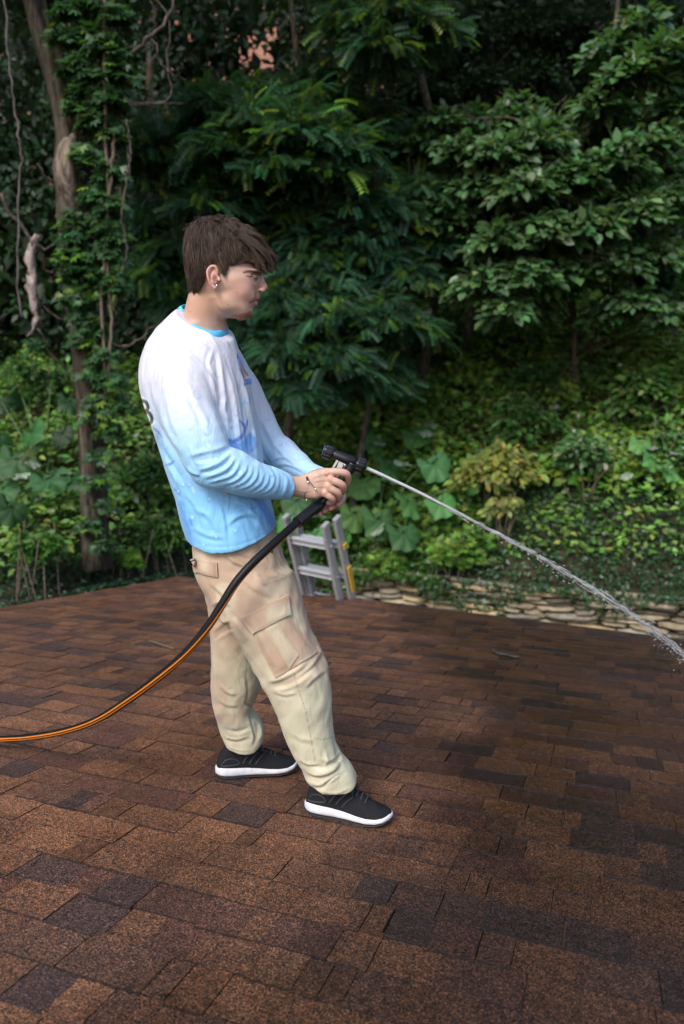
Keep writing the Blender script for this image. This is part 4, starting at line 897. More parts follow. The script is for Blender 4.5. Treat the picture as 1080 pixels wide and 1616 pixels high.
# ---------------------------------------------------------------- hair: a soft mass and many strands lying along it
def hair():
    Fh = Field((-.46, 1.83, 1.36), (-.12, 2.11, 1.70), .003)
    ze = lambda py: S(350, py, YH)[2]; xe = lambda px: S(px, 420, YH)[0]
    rows = [(346, 322, 362, .030), (352, 311, 378, .050), (360, 302, 393, .064), (372, 297, 403, .073), (388, 294, 410, .079), (404, 293, 412, .081), (418, 294, 413, .081), (432, 297, 411, .079), (446, 299, 405, .075), (458, 301, 400, .066), (468, 305, 380, .05)]
    r = np.array(rows, float)
    hl = np.array([(280, 462), (299, 459), (311, 456), (319, 444), (325, 430), (330, 420), (338, 415), (345, 419), (349, 428), (354, 432), (358, 428), (362, 419), (377, 415), (388, 409), (398, 404), (405, 402), (415, 402), (430, 402), (442, 402)], float)
    hz = S(hl[:, 0], hl[:, 1], 1.90)
    def f(d, x, y, z):
        zl = np.interp(x.ravel(), hz[:, 0], hz[:, 2])[:, None, None]; return np.maximum(d, (zl-z)*.8)
    Fh.slices([ze(v) for v in r[:, 0]], [xe(v) for v in r[:, 1]], [xe(v) for v in r[:, 2]], [YH]*len(r), r[:, 3], 2.15, .005, f=f)
    V, Q = Fh.mesh(3); N = normals(V, Q)
    V = V-N*(.0015+.0040*noise(V, 70, 3))[:, None]
    hm = bpy.data.materials.new('hair'); hm.use_nodes = True; b = hm.node_tree.nodes['Principled BSDF']; a = hm.node_tree.nodes.new('ShaderNodeAttribute'); a.attribute_name = 'Col'
    hm.node_tree.links.new(a.outputs[0], b.inputs['Base Color']); b.inputs['Roughness'].default_value = .45; b.inputs['Specular IOR Level'].default_value = .28
    o = mesh_obj('hair', V, Q, hm, person, np.tile([.028, .018, .013], (len(V), 1)))
    G = Fh.F; lo, h = Fh.lo, Fh.h
    def samp(P):
        q = (P-lo)/h; q = np.clip(q, 0, np.array(G.shape)-1.001); i = q.astype(int); f_ = q-i; r_ = 0
        for a_ in (0, 1):
            for b_ in (0, 1):
                for c_ in (0, 1):
                    w_ = (f_[:, 0] if a_ else 1-f_[:, 0])*(f_[:, 1] if b_ else 1-f_[:, 1])*(f_[:, 2] if c_ else 1-f_[:, 2]); r_ = r_+w_*G[i[:, 0]+a_, i[:, 1]+b_, i[:, 2]+c_]
        return r_
    def grad(P):
        e = .003; return unit(np.stack([samp(P+np.eye(3)[i]*e)-samp(P-np.eye(3)[i]*e) for i in range(3)], 1))
    # roots: all over the mass
    n = 11000; pick = rng.integers(len(V), size=n); P = V[pick].copy(); x, y = PX(P)
    crown = S(326, 350, YH)
    N0 = grad(P); clump = rng.integers(0, 420, n); cd = rng.normal(size=(420, 3)); depth = rng.uniform(-.003, .0025, n)
    cx = V[rng.integers(len(V), size=420)]; cb = rng.uniform(-.003, .006, 420); ck = rng.uniform(.4, 2.0, (420, 1)); d2 = ((P[:, None, :]-cx[None])**2).sum(-1); clump = d2.argmin(1)
    L = rng.uniform(.018, .055, n); fr = ss(380, 400, x)*ss(440, 380, y); L = L*(1+.6*fr); nape = ss(435, 455, y)*(x < 330); L = L*(1-.6*nape)
    K = 9; pts = [P+N0*depth[:, None]]; cur = pts[0].copy(); vprev = None
    for k in range(K-1):
        N_ = grad(cur); xx, yy = PX(cur)
        v = unit(cur-crown); side = np.clip(np.abs(N_[:, 1]), 0, 1)
        dn = np.array([0, 0, -1.0]); fw = np.array([1.0, 0, 0])
        front = ss(330, 350, xx); v = v*1.0+dn*(.5+.9*side)[:, None]+fw*((.15+.55*front)*(1-.3*side))[:, None]
        v = v+cd[clump]*(.30+.55*fr*(k/K))[:, None]+rng.normal(0, .05, v.shape)
        v = v-N_*(v*N_).sum(1, keepdims=True); v = unit(v)
        ends = (k/(K-1))*fr; v = unit(v+N_*(.30*ends)[:, None]+np.stack([0*ends, 0*ends, -.5*ends], 1))
        if vprev is not None: v = unit(.55*v+.45*vprev)
        vprev = v; cur = cur+v*(L/(K-1))[:, None]
        sd_ = samp(cur); off = depth+cb[clump]*(k/K)*(1+fr)+ends*.016; corr = (sd_-off); cur = cur-grad(cur)*np.clip(corr, -.004, .004)[:, None]*(1-.8*ends)[:, None]
        # stay above the hairline outside the fringe
        pts.append(cur.copy())
    PT = np.stack(pts, 1)   # n,K,3
    # flyaways at the crown and brow
    m = 110; fl = []; _, vy_ = PX(V); topv = np.where((N[:, 2] > .25) & (vy_ < 400))[0]
    for i in range(m):
        j = rng.choice(topv); a0 = V[j]-N[j]*.002
        d = np.array([rng.uniform(-.5, 1), rng.normal()*.4, rng.uniform(.1, .6)]); t = np.linspace(0, 1, K)[:, None]; Lf = rng.uniform(.015, .042)
        fl.append(a0+Lf*(d*t+np.array([.6, 0, -1.0])*t**2*.9))
    PT = np.concatenate([PT, np.stack(fl)]); n = len(PT)
    # tousled locks: fringe thrown forward, and loose ends over the crown, side and nape
    lk = []; _, vy0 = PX(V); topv0 = np.where(vy0 < 372)[0]
    def lock(p0, p1, p2, ns, w0, w1, curl, cidx=None):
        t = np.linspace(0, 1, K)[:, None]; g = (1-t)**2*p0+2*t*(1-t)*p1+t*t*p2; ph = rng.uniform(0, 6); ax = unit(p2-p0); u = unit(np.cross(ax, rng.normal(size=3))); v = np.cross(ax, u)
        g = g+curl*t*(np.sin(t*5+ph)*u+np.cos(t*5+ph)*v)
        for _ in range(ns):
            a = rng.uniform(0, 6.28); q = math.sqrt(rng.random()); w_ = w0*(1-t)+w1*t; e = rng.normal(size=3)*.0015; lk.append(g+(u*math.cos(a)+v*math.sin(a))*q*w_+e*t*t+unit(rng.normal(size=3))*.0006*np.sin(t*9+a))
    for i in range(95):
        Yo = rng.uniform(-.074, .070); f_ = 1-(Yo/.085)**2; x0 = rng.uniform(352, 398); y0 = np.interp(x0, [352, 370, 385, 400], [344, 348, 358, 378])+rng.uniform(2, 14)+10*(1-f_)
        tx = rng.uniform(404, 440)-14*(1-f_); ty = rng.uniform(388, 432) if tx > 420 else rng.uniform(404, 428); ty = max(ty, 376+.9*(tx-400)) if tx > 425 else ty
        p0 = S(x0, y0, YH+Yo*.8); p2 = S(tx, ty, YH+Yo); p1 = (p0+p2)/2+np.array([.012, 0, .016])*rng.uniform(.6, 1.5)+np.array([0, np.sign(Yo)*.008, 0]); lock(p0, p1, p2, 46, .0065, .0016, rng.uniform(.001, .006))
    for i in range(30):   # near side of the fringe hanging to the brow
        x0 = rng.uniform(356, 398); p0 = S(x0, rng.uniform(378, 398), 1.905+.0006*(x0-356)); p2 = S(x0+rng.uniform(2, 14), rng.uniform(410, 424) if x0 > 372 else rng.uniform(408, 418), 1.902+.0009*(x0-356)); p1 = (p0+p2)/2+[.002, -.006, .002]; lock(p0, p1, p2, 34, .0055, .0012, .003)
    for i in range(190):
        j = rng.integers(len(V)) if i < 130 else rng.choice(topv0); c_ = V[j]; nn_ = N[j]; xx, yy = PX(c_)
        if yy > 452 or (xx > 385 and yy > 395): continue
        d = unit(unit(c_-crown)*.9+np.array([.35 if xx > 335 else .0, 0, -.7])+rng.normal(size=3)*.25); d = unit(d-nn_*(d@nn_)); Lk = rng.uniform(.018, .038)*(.6 if yy > 430 else 1)
        up_ = rng.uniform(.002, .010) if yy < 380 else rng.uniform(-.0015, .0035); lock(c_-d*Lk*.4-nn_*.001, c_+nn_*(.003+max(0, up_)*.6), c_+d*Lk*.6+nn_*up_, 30, .0045, .0008, .0030)
    PT = np.concatenate([PT, np.stack(lk)]); lockid = np.repeat(np.arange(len(lk)//2+1), 2)
    # wisps falling over the brow
    ws = []
    for i in range(170):
        x0 = rng.uniform(366, 425); s_ = -1 if i % 2 else -1; Y0 = 1.912+.0011*max(0, x0-390)+rng.uniform(-.004, .05); a0 = S(x0, rng.uniform(398, 410), Y0); e = S(x0+rng.uniform(-4, 12), rng.uniform(412, 421)+.16*max(0, x0-385), Y0+rng.uniform(-.002, .004)); mdl = (a0+e)/2+[rng.normal()*.004, -.004, .002]
        ws.append(spline([a0, mdl, e], K))
    PT = np.concatenate([PT, np.stack(ws)]); n = len(PT)
    T = np.gradient(PT, axis=1); T = unit(T); U = unit(np.cross(T, rng.normal(size=(n, 1, 3)))); W = np.cross(T, U)
    rad = (.00062*rng.uniform(.6, 1.4, n))[:, None]*np.interp(np.linspace(0, 1, K), [0, .6, 1], [1, .85, .15])[None]
    ring = [PT+rad[..., None]*(math.cos(a)*U+math.sin(a)*W) for a in (0, 2.094, 4.189)]; VV = np.stack(ring, 2).reshape(-1, 3)
    base = (np.arange(n)*K*3)[:, None, None]; f = []
    for k in range(K-1):
        for j in range(3): f.append([k*3+j, k*3+(j+1) % 3, (k+1)*3+(j+1) % 3, (k+1)*3+j])
    FF = (np.array(f)[None]+base).reshape(-1, 4)
    bc = np.array([.038, .024, .0175])*np.concatenate([ck[clump], np.ones((n-len(clump), 1))])*rng.uniform(.6, 1.5, (n, 1))*(1+.05*rng.normal(size=(n, 3))); tipc = np.array([.17, .085, .045]); tf = np.interp(np.linspace(0, 1, K), [0, 1], [0, 1])
    x_, _ = PX(PT[:, 0]); lite = (.12+.5*ss(385, 425, x_))[:, None]*tf[None]
    CC = bc[:, None]*(1-lite[..., None])+tipc*lite[..., None]; CC = np.repeat(CC, 3, 1).reshape(-1, 3)
    mesh_obj('strands', VV, FF, hm, o, CC.clip(0.005, 1))
hair()

# ---------------------------------------------------------------- shirt
def shirt():
    Fs = Field((-.56, 1.70, .62), (-.05, 2.42, 1.48), .0036)
    rows = [(478, 296, 330, 2.02, .045), (488, 284, 343, 2.02, .060), (500, 271, 352, 2.02, .068), (514, 257, 363, 2.02, .084), (530, 245, 370, 2.02, .108), (548, 235, 376, 2.025, .142), (570, 228, 383, 2.03, .175), (600, 226, 392, 2.03, .190), (630, 231, 399, 2.03, .188),
            (660, 240, 406, 2.03, .176), (700, 254, 412, 2.03, .168), (740, 266, 417, 2.03, .165), (780, 278, 424, 2.035, .168), (820, 288, 434, 2.04, .174), (850, 298, 440, 2.04, .178), (885, 303, 443, 2.04, .180)]
    r = np.array(rows, float); Zs = np.array([S(330, a, YT)[2] for a in r[:, 0]]); XL = np.array([S(a, b, YT)[0] for b, a in r[:, :2]]); XR = np.array([S(a, b, YT)[0] for b, a in r[:, [0, 2]]])
    Fs.slices(Zs, XL, XR, r[:, 3], r[:, 4], 2.25, .02)
    # sleeves
    Fs.chain([S(290, 606, 1.875), S(298, 650, 1.850), S(316, 692, 1.83), S(334, 733, 1.825), S(362, 742, 1.835), S(395, 755, 1.86), S(425, 762, 1.895), S(448, 767, 1.925), S(455, 767.5, 1.93)],
             [mpx(41, 1.86), mpx(41.5, 1.84), mpx(41.5, 1.83), mpx(37, 1.83), mpx(35.5, 1.83), mpx(30.5, 1.86), mpx(26, 1.9), mpx(21.5, 1.92), mpx(20.5, 1.93)], .022, (0, 1, 0), .90, 30)
    Fs.chain([S(345, 575, 2.20), S(385, 640, 2.235), S(420, 700, 2.25), S(440, 716, 2.24), S(466, 734, 2.18), S(488, 746, 2.13), S(514, 757, 2.08)], [mpx(40, 2.2), mpx(38, 2.2), mpx(33, 2.2), mpx(30, 2.2), mpx(23, 2.15), mpx(18, 2.1), mpx(17, 2.1)], .02, (0, 1, 0), .95, 26)
    # cuff ends cut square
    for a, b, s_ in ((S(446, 767, 1.925), S(470, 768, 1.955), .02), (S(482, 744, 2.135), S(503, 757, 2.09), .02)):
        d = unit(b-a); c = S(455, 768, 1.932) if a[1] < 2 else S(506, 753.5, 2.095); sl, x, y, z = Fs.win(c-.07, c+.08)
        pl = (x-c[0])*d[0]+(y-c[1])*d[1]+(z-c[2])*d[2]; inside = np.sqrt((x-c[0])**2+(y-c[1])**2+(z-c[2])**2)-(.058 if a[1] < 2 else .03)
        cutf = np.maximum(-pl, inside); Fs.F[sl] = np.maximum(Fs.F[sl], -cutf)
    # hem plane and neck hole
    hx = np.array([290, 303, 320, 340, 360, 380, 400, 420, 436, 445]); hy = np.array([862, 866, 871, 873, 872, 868, 861, 851, 842, 838]); hw = S(hx, hy, 1.88)
    sl, x, y, z = Fs.win((-.6, 1.6, .5), (0, 2.5, 1.0)); zl = np.interp(x.ravel(), hw[:, 0], hw[:, 2]+.0)[:, None, None]; Fs.F[sl] = np.maximum(Fs.F[sl], zl-z)
    # neckline: cut off everything above the collar plane
    a, b, c = S(283, 484, 2.03), S(351, 521, 2.02), S(322, 519, 1.955)
    nn = unit(np.cross(b-a, c-a)); nn = nn if nn[2] > 0 else -nn; sl, x, y, z = Fs.win((-.56, 1.93, 1.3), (-.28, 2.13, 1.48)); pl = (x-a[0])*nn[0]+(y-a[1])*nn[1]+(z-a[2])*nn[2]
    Fs.F[sl] = np.maximum(Fs.F[sl], pl)
    V, Q = Fs.mesh(4); N = normals(V, Q)
    # broad soft waviness of cloth, then the traced folds
    wv = (noise(V*[1, 1, .45]@np.array([[.9, 0, .4], [0, 1, 0], [-.4, 0, .9]]), 22, 31)-.5)*.006+(noise(V*[1, 1, .5], 55, 32)-.5)*.0022
    V = V+N*wv[:, None]; N = normals(V, Q)
    FL = [([(228, 600), (236, 640), (252, 690), (280, 735)], 5, 4), ([(236, 585), (246, 630), (262, 675), (292, 722)], 5, 5), ([(243, 660), (262, 715), (285, 755), (300, 790)], 5, -4), ([(250, 690), (270, 740), (296, 780)], 4, 3),
          # drape of the upper sleeve
          ([(262, 600), (268, 650), (285, 700)], 5, 3), ([(290, 590), (312, 640), (335, 680)], 5, 3), ([(278, 560), (262, 585), (256, 625)], 3, 3), ([(322, 575), (340, 610), (356, 655), (362, 690)], 4, 4), ([(335, 590), (350, 640), (360, 680)], 3, -3),
          # elbow bunching
          ([(290, 722), (318, 714), (345, 708), (364, 700)], 4, 3), ([(300, 728), (325, 726), (350, 719), (368, 706)], 3, -3), ([(308, 742), (328, 738), (350, 728), (368, 712)], 4, 5), ([(316, 756), (336, 750), (358, 740), (374, 718)], 3.5, 4.5), ([(312, 748), (332, 744), (352, 735), (370, 716)], 2.5, -3),
          ([(322, 762), (345, 757), (368, 748), (381, 724)], 3, 3.5), ([(296, 735), (303, 745), (318, 750)], 3, 4), ([(300, 700), (306, 722), (314, 738)], 3, 3), ([(350, 765), (372, 758), (387, 744), (390, 728)], 2.8, 3.2),
          ([(362, 770), (382, 762), (395, 750), (399, 733)], 2.6, 2.0), ([(374, 773), (392, 767), (404, 755), (408, 737)], 2.2, 2.4), ([(386, 776), (402, 770), (413, 759), (417, 741)], 2.6, 1.6), ([(398, 779), (412, 773), (422, 762), (426, 744)], 2.0, 1.9), ([(411, 781), (423, 774), (431, 765), (434, 747)], 2.2, 2.0),
          ([(452, 748), (452, 766), (446, 787)], 3, 1.6), ([(443, 747), (443, 766), (437, 787)], 1.6, -1.4),
          # chest and belly drape
          ([(352, 560), (368, 620), (378, 690), (384, 730)], 4, 4), ([(362, 556), (380, 620), (390, 690), (400, 740)], 3.5, -3.5), ([(372, 560), (390, 625), (403, 690), (410, 750)], 3.5, 3.5), ([(345, 548), (350, 590), (356, 640)], 4, 4), ([(384, 600), (400, 660), (412, 720)], 3, 2.5), ([(356, 620), (353, 650), (362, 668)], 4, 5),
          ([(340, 545), (330, 575), (345, 600)], 3, 2.5), ([(300, 545), (318, 540), (338, 548)], 3, -1.5),
          ([(300, 800), (330, 815), (350, 850)], 5, 3), ([(352, 835), (375, 815), (400, 812), (420, 828)], 4, 4), ([(350, 790), (358, 820), (362, 850)], 3, -3), ([(365, 790), (390, 800), (410, 830), (425, 845)], 4, 4), ([(400, 790), (415, 810), (432, 838)], 4, 4), ([(300, 830), (330, 845), (360, 848)], 4, 2.5),
          ([(410, 780), (420, 800), (436, 826)], 2.5, -3), ([(285, 770), (310, 800), (325, 840)], 4, 2.5), ([(270, 760), (288, 800), (300, 840)], 3, 2),
          ([(298, 855), (330, 863), (365, 863), (400, 853), (438, 832)], 2.0, -1.2),
          # far sleeve
          ([(408, 650), (425, 690), (440, 720)], 3.5, 4), ([(402, 670), (415, 715), (428, 735)], 3, -3), ([(418, 668), (436, 704), (456, 726)], 3, 3.5), ([(425, 728), (448, 722), (470, 736)], 2.5, 3), ([(430, 736), (455, 733), (484, 746)], 2.5, 3), ([(440, 716), (462, 722), (488, 742)], 2.2, -2.5),
          # back
          ([(262, 540), (250, 570), (243, 610)], 3, 2), ([(280, 520), (262, 550)], 3, 1.5), ([(240, 620), (258, 690), (280, 760), (296, 820)], 3, 1.5)]
    V = folds(V, N, FL); N = normals(V, Q); x, y = PX(V); P2 = np.stack([x, y], 1)
    white = np.array((.57, .57, .65)); sky_ = np.array((.20, .48, .78)); mid = np.array((.36, .60, .82))
    g = y-.18*(x-330); g = g+14*(noise(V, 7, 3)-.5)
    t1 = ss(600, 735, g)[:, None]; t2 = ss(700, 800, g)[:, None]; C = white*(1-t1)+mid*t1; C = C*(1-t2)+sky_*t2
    near = (N[:, 1] < .25).astype(float)
    sleeve = (((x-300)*.9+(735-y)*-.0) > -80) & (V[:, 1] < 1.90)
    tor = near*(V[:, 1] > 1.872)
    # splash print on the belly, back and hem
    deep = (.02, .08, .50); blu = (.08, .27, .70)
    for pts, wd, cc, a in (([(360, 694), (368, 697), (378, 692), (386, 682), (391, 664)], [2.5, 3.5, 2, 1.2], deep, .85), ([(364, 700), (376, 706), (388, 700), (394, 690)], 7, blu, .85), ([(368, 712), (384, 712), (398, 700)], 7, (.14, .38, .80), .75),
                           ([(378, 663), (384, 670), (388, 676)], [1, 2.2, 1], deep, .8), ([(382, 640), (388, 632), (396, 628), (394, 622)], 2.2, (.2, .5, .85), .65), ([(388, 560), (384, 552)], .7, deep, .5), ([(400, 690), (404, 704), (396, 712)], 2.5, blu, .6),
                           ([(414, 800), (424, 815), (436, 830)], 7, (.07, .22, .72), .65), ([(402, 786), (412, 800), (420, 812)], 4, blu, .6), ([(396, 795), (398, 803), (404, 800)], 1.4, deep, .5),
                           ([(286, 795), (290, 815), (297, 840), (302, 858)], 5, blu, .7), ([(243, 676), (250, 682), (256, 690)], [1.2, 2, 1], deep, .7), ([(248, 690), (258, 705), (268, 722)], 4.5, (.2, .47, .85), .6), ([(262, 734), (270, 732), (275, 727)], [1, 2.2, 1.2], deep, .8),
                           ([(300, 820), (303, 828)], 2, deep, .5), ([(302, 768), (306, 776)], 2, (.5, .7, .95), .8), ([(276, 772), (283, 780)], 1.5, deep, .6)):
        C = paint(C, P2, tor*(.55+.6*noise(V, 160, 7)).clip(0, 1), pts, wd, cc, a)
    # drops
    for cx_, cy_, rr in ((374, 652, 3.4), (327, 681, 5), (366, 670, 5), (391, 632, 4), (330, 703, 5), (380, 747, 5), (405, 764, 4.5), (430, 748, 3.5), (292, 658, 3), (314, 626, 2.4), (378, 767, 3), (300, 765, 3), (290, 765, 3), (304, 817, 4.5), (282, 776, 3.4), (331, 788, 3), (342, 849, 3.2),
                         (360, 770, 2.6), (286, 745, 2.2), (322, 860, 2.8), (372, 838, 3.4), (300, 676, 2), (413, 726, 3.0), (443, 700, 2.2), (395, 800, 3), (436, 776, 2.2), (310, 640, 2), (424, 660, 2.4), (355, 780, 2.2), (394, 778, 2), (262, 706, 2.2), (345, 720, 2.2), (368, 738, 2.4)):
        q = np.hypot((x-cx_), (y-cy_)*.85); rim = np.exp(-((q-rr)/1.0)**2)*near*.7; low = ss(-1, 1, (y-cy_+(x-cx_)*.5)/rr)
        C += (np.array((.10, .28, .66))-C)*(rim*(.3+.5*low))[:, None]; inn = (1-ss(rr*.3, rr*.9, np.hypot(x-cx_+rr*.2, y-cy_+rr*.25)))*near; C += (np.array((.88, .94, .99))-C)*(inn*.3)[:, None]
    # grey flecks on the white part
    r3 = np.random.default_rng(5)
    for _ in range(70):
        fx, fy = r3.uniform(225, 385), r3.uniform(505, 690); L_ = r3.uniform(1.5, 5); an = r3.uniform(.6, 1.5)
        C = paint(C, P2, near, [(fx, fy), (fx+L_*math.cos(an), fy+L_*math.sin(an))], r3.uniform(.5, .9), (.34, .36, .52), .35)
    # chest emblem
    e = near*(x > 360)
    for pts, wd, cc in (([(376, 562), (380, 575), (384, 588)], [1.5, 4.0, 4], (.10, .28, .68)), ([(375, 558), (375, 566)], .9, (.05, .06, .15)), ([(381, 578), (384, 588)], 2.4, (.55, .22, .10)), ([(384, 588), (387, 596)], 2.2, (.55, .35, .28)),
                        ([(380, 582), (384, 594), (385, 598)], .9, (.06, .05, .08)), ([(386, 584), (392, 594)], .8, (.08, .06, .08)), ([(386, 600), (392, 596), (393, 602)], 2.5, (.75, .72, .80)), ([(386, 600), (390, 599)], 1.4, (.05, .04, .06)), ([(387, 606), (394, 600), (395, 604)], 3.0, (.12, .30, .70)), ([(386, 608), (395, 604)], .8, (.04, .06, .2)),
                        ([(376, 582), (379, 584)], 1.2, (.15, .4, .8)), ([(388, 588), (391, 591)], .8, (.05, .05, .05))):
        C = paint(C, P2, e, pts, wd, cc, .9, .35)
    # lettering on the back, seen edge-on: dark letters with a pale outline
    lb = ((x < 246) & (N[:, 1] < .6)).astype(float); wht = (.85, .88, .95); dk = (.03, .022, .03)
    C = paint(C, P2, lb, [(223, 632), (229, 648), (236, 666)], 7.5, wht, .95, .2)
    for pts, wd in (([(222, 633), (230, 634), (234, 643), (230, 649), (224, 650)], 2.6), ([(228, 650), (236, 652), (240, 662), (236, 669), (230, 669)], 2.8)): C = paint(C, P2, lb, pts, wd, dk, 1, .25)
    # sleeve seam and side seam
    C = paint(C, P2, near, [(243, 620), (250, 590), (268, 566), (283, 560), (305, 566)], .7, (.45, .45, .58), .6); C = paint(C, P2, near, [(342, 775), (352, 810), (358, 850), (361, 868)], .7, (.10, .3, .6), .55)
    m = bpy.data.materials.new('jersey'); m.use_nodes = True; t = m.node_tree; b = t.nodes['Principled BSDF']; a = t.nodes.new('ShaderNodeAttribute'); a.attribute_name = 'Col'; t.links.new(a.outputs[0], b.inputs['Base Color'])
    b.inputs['Roughness'].default_value = .55; b.inputs['Sheen Weight'].default_value = .15; b.inputs['Specular IOR Level'].default_value = .35
    tc = t.nodes.new('ShaderNodeTexCoord'); n1 = t.nodes.new('ShaderNodeTexNoise'); n1.inputs['Scale'].default_value = 700; t.links.new(tc.outputs['Object'], n1.inputs['Vector'])
    bp = t.nodes.new('ShaderNodeBump'); bp.inputs['Strength'].default_value = .15; bp.inputs['Distance'].default_value = .001; t.links.new(n1.outputs[0], bp.inputs['Height']); t.links.new(bp.outputs[0], b.inputs['Normal'])
    mpc = t.nodes.new('ShaderNodeMapping'); mpc.inputs['Rotation'].default_value = (0, .55, 0); mpc.inputs['Scale'].default_value = (1, 1, .38); t.links.new(tc.outputs['Object'], mpc.inputs[0])
    nc = t.nodes.new('ShaderNodeTexNoise'); nc.inputs['Scale'].default_value = 26; nc.inputs['Detail'].default_value = 3; nc.inputs['Distortion'].default_value = .8; t.links.new(mpc.outputs[0], nc.inputs['Vector'])
    bc_ = t.nodes.new('ShaderNodeBump'); bc_.inputs['Strength'].default_value = 0.55; bc_.inputs['Distance'].default_value = 0.012; t.links.new(nc.outputs[0], bc_.inputs['Height'])
    t.links.new(bc_.outputs[0], bp.inputs['Normal'])
    o = mesh_obj('shirt', V, Q, m, person, C.clip(0, 1))
    # collar band: a ring around the neck
    ks = []; K = 40
    ctr = (a_ := S(317, 500, 2.02))
    top = [S(285, 483, 2.03), S(293, 500, 1.985), S(307, 511, 1.955), S(323, 519, 1.945), S(340, 521.5, 1.957), S(350, 519, 1.99), S(354, 512, 2.03), S(345, 500, 2.08), S(320, 488, 2.10), S(297, 480, 2.075)]
    bot = [S(280, 493, 2.03), S(288, 508, 1.972), S(303, 518, 1.938), S(322, 529, 1.925), S(341, 533, 1.945), S(353, 531, 1.985), S(360, 521, 2.03), S(350, 507, 2.10), S(320, 497, 2.12), S(291, 489, 2.09)]
    A = spline(top+top[:1], K+1)[:-1]; Bm = spline(bot+bot[:1], K+1)[:-1]; V2 = []
    for i in range(K):
        o_ = unit(Bm[i]-ctr*[1, 1, 0]-[0, 0, Bm[i][2]]); dn = Bm[i]-A[i]
        for u, th in ((0, -.003), (0, .0015), (.3, .0045), (.7, .0045), (1, .002), (1.05, -.004)): V2.append(A[i]+dn*u+o_*th)
    F2 = [[i*6+j, i*6+j+1, ((i+1) % K)*6+j+1, ((i+1) % K)*6+j] for i in range(K) for j in range(5)]
    mesh_obj('collar', V2, F2, M('collar_rib', (.10, .47, .80), .6, .3, noise_amt=.1, noise_scale=200), o)
shirt()

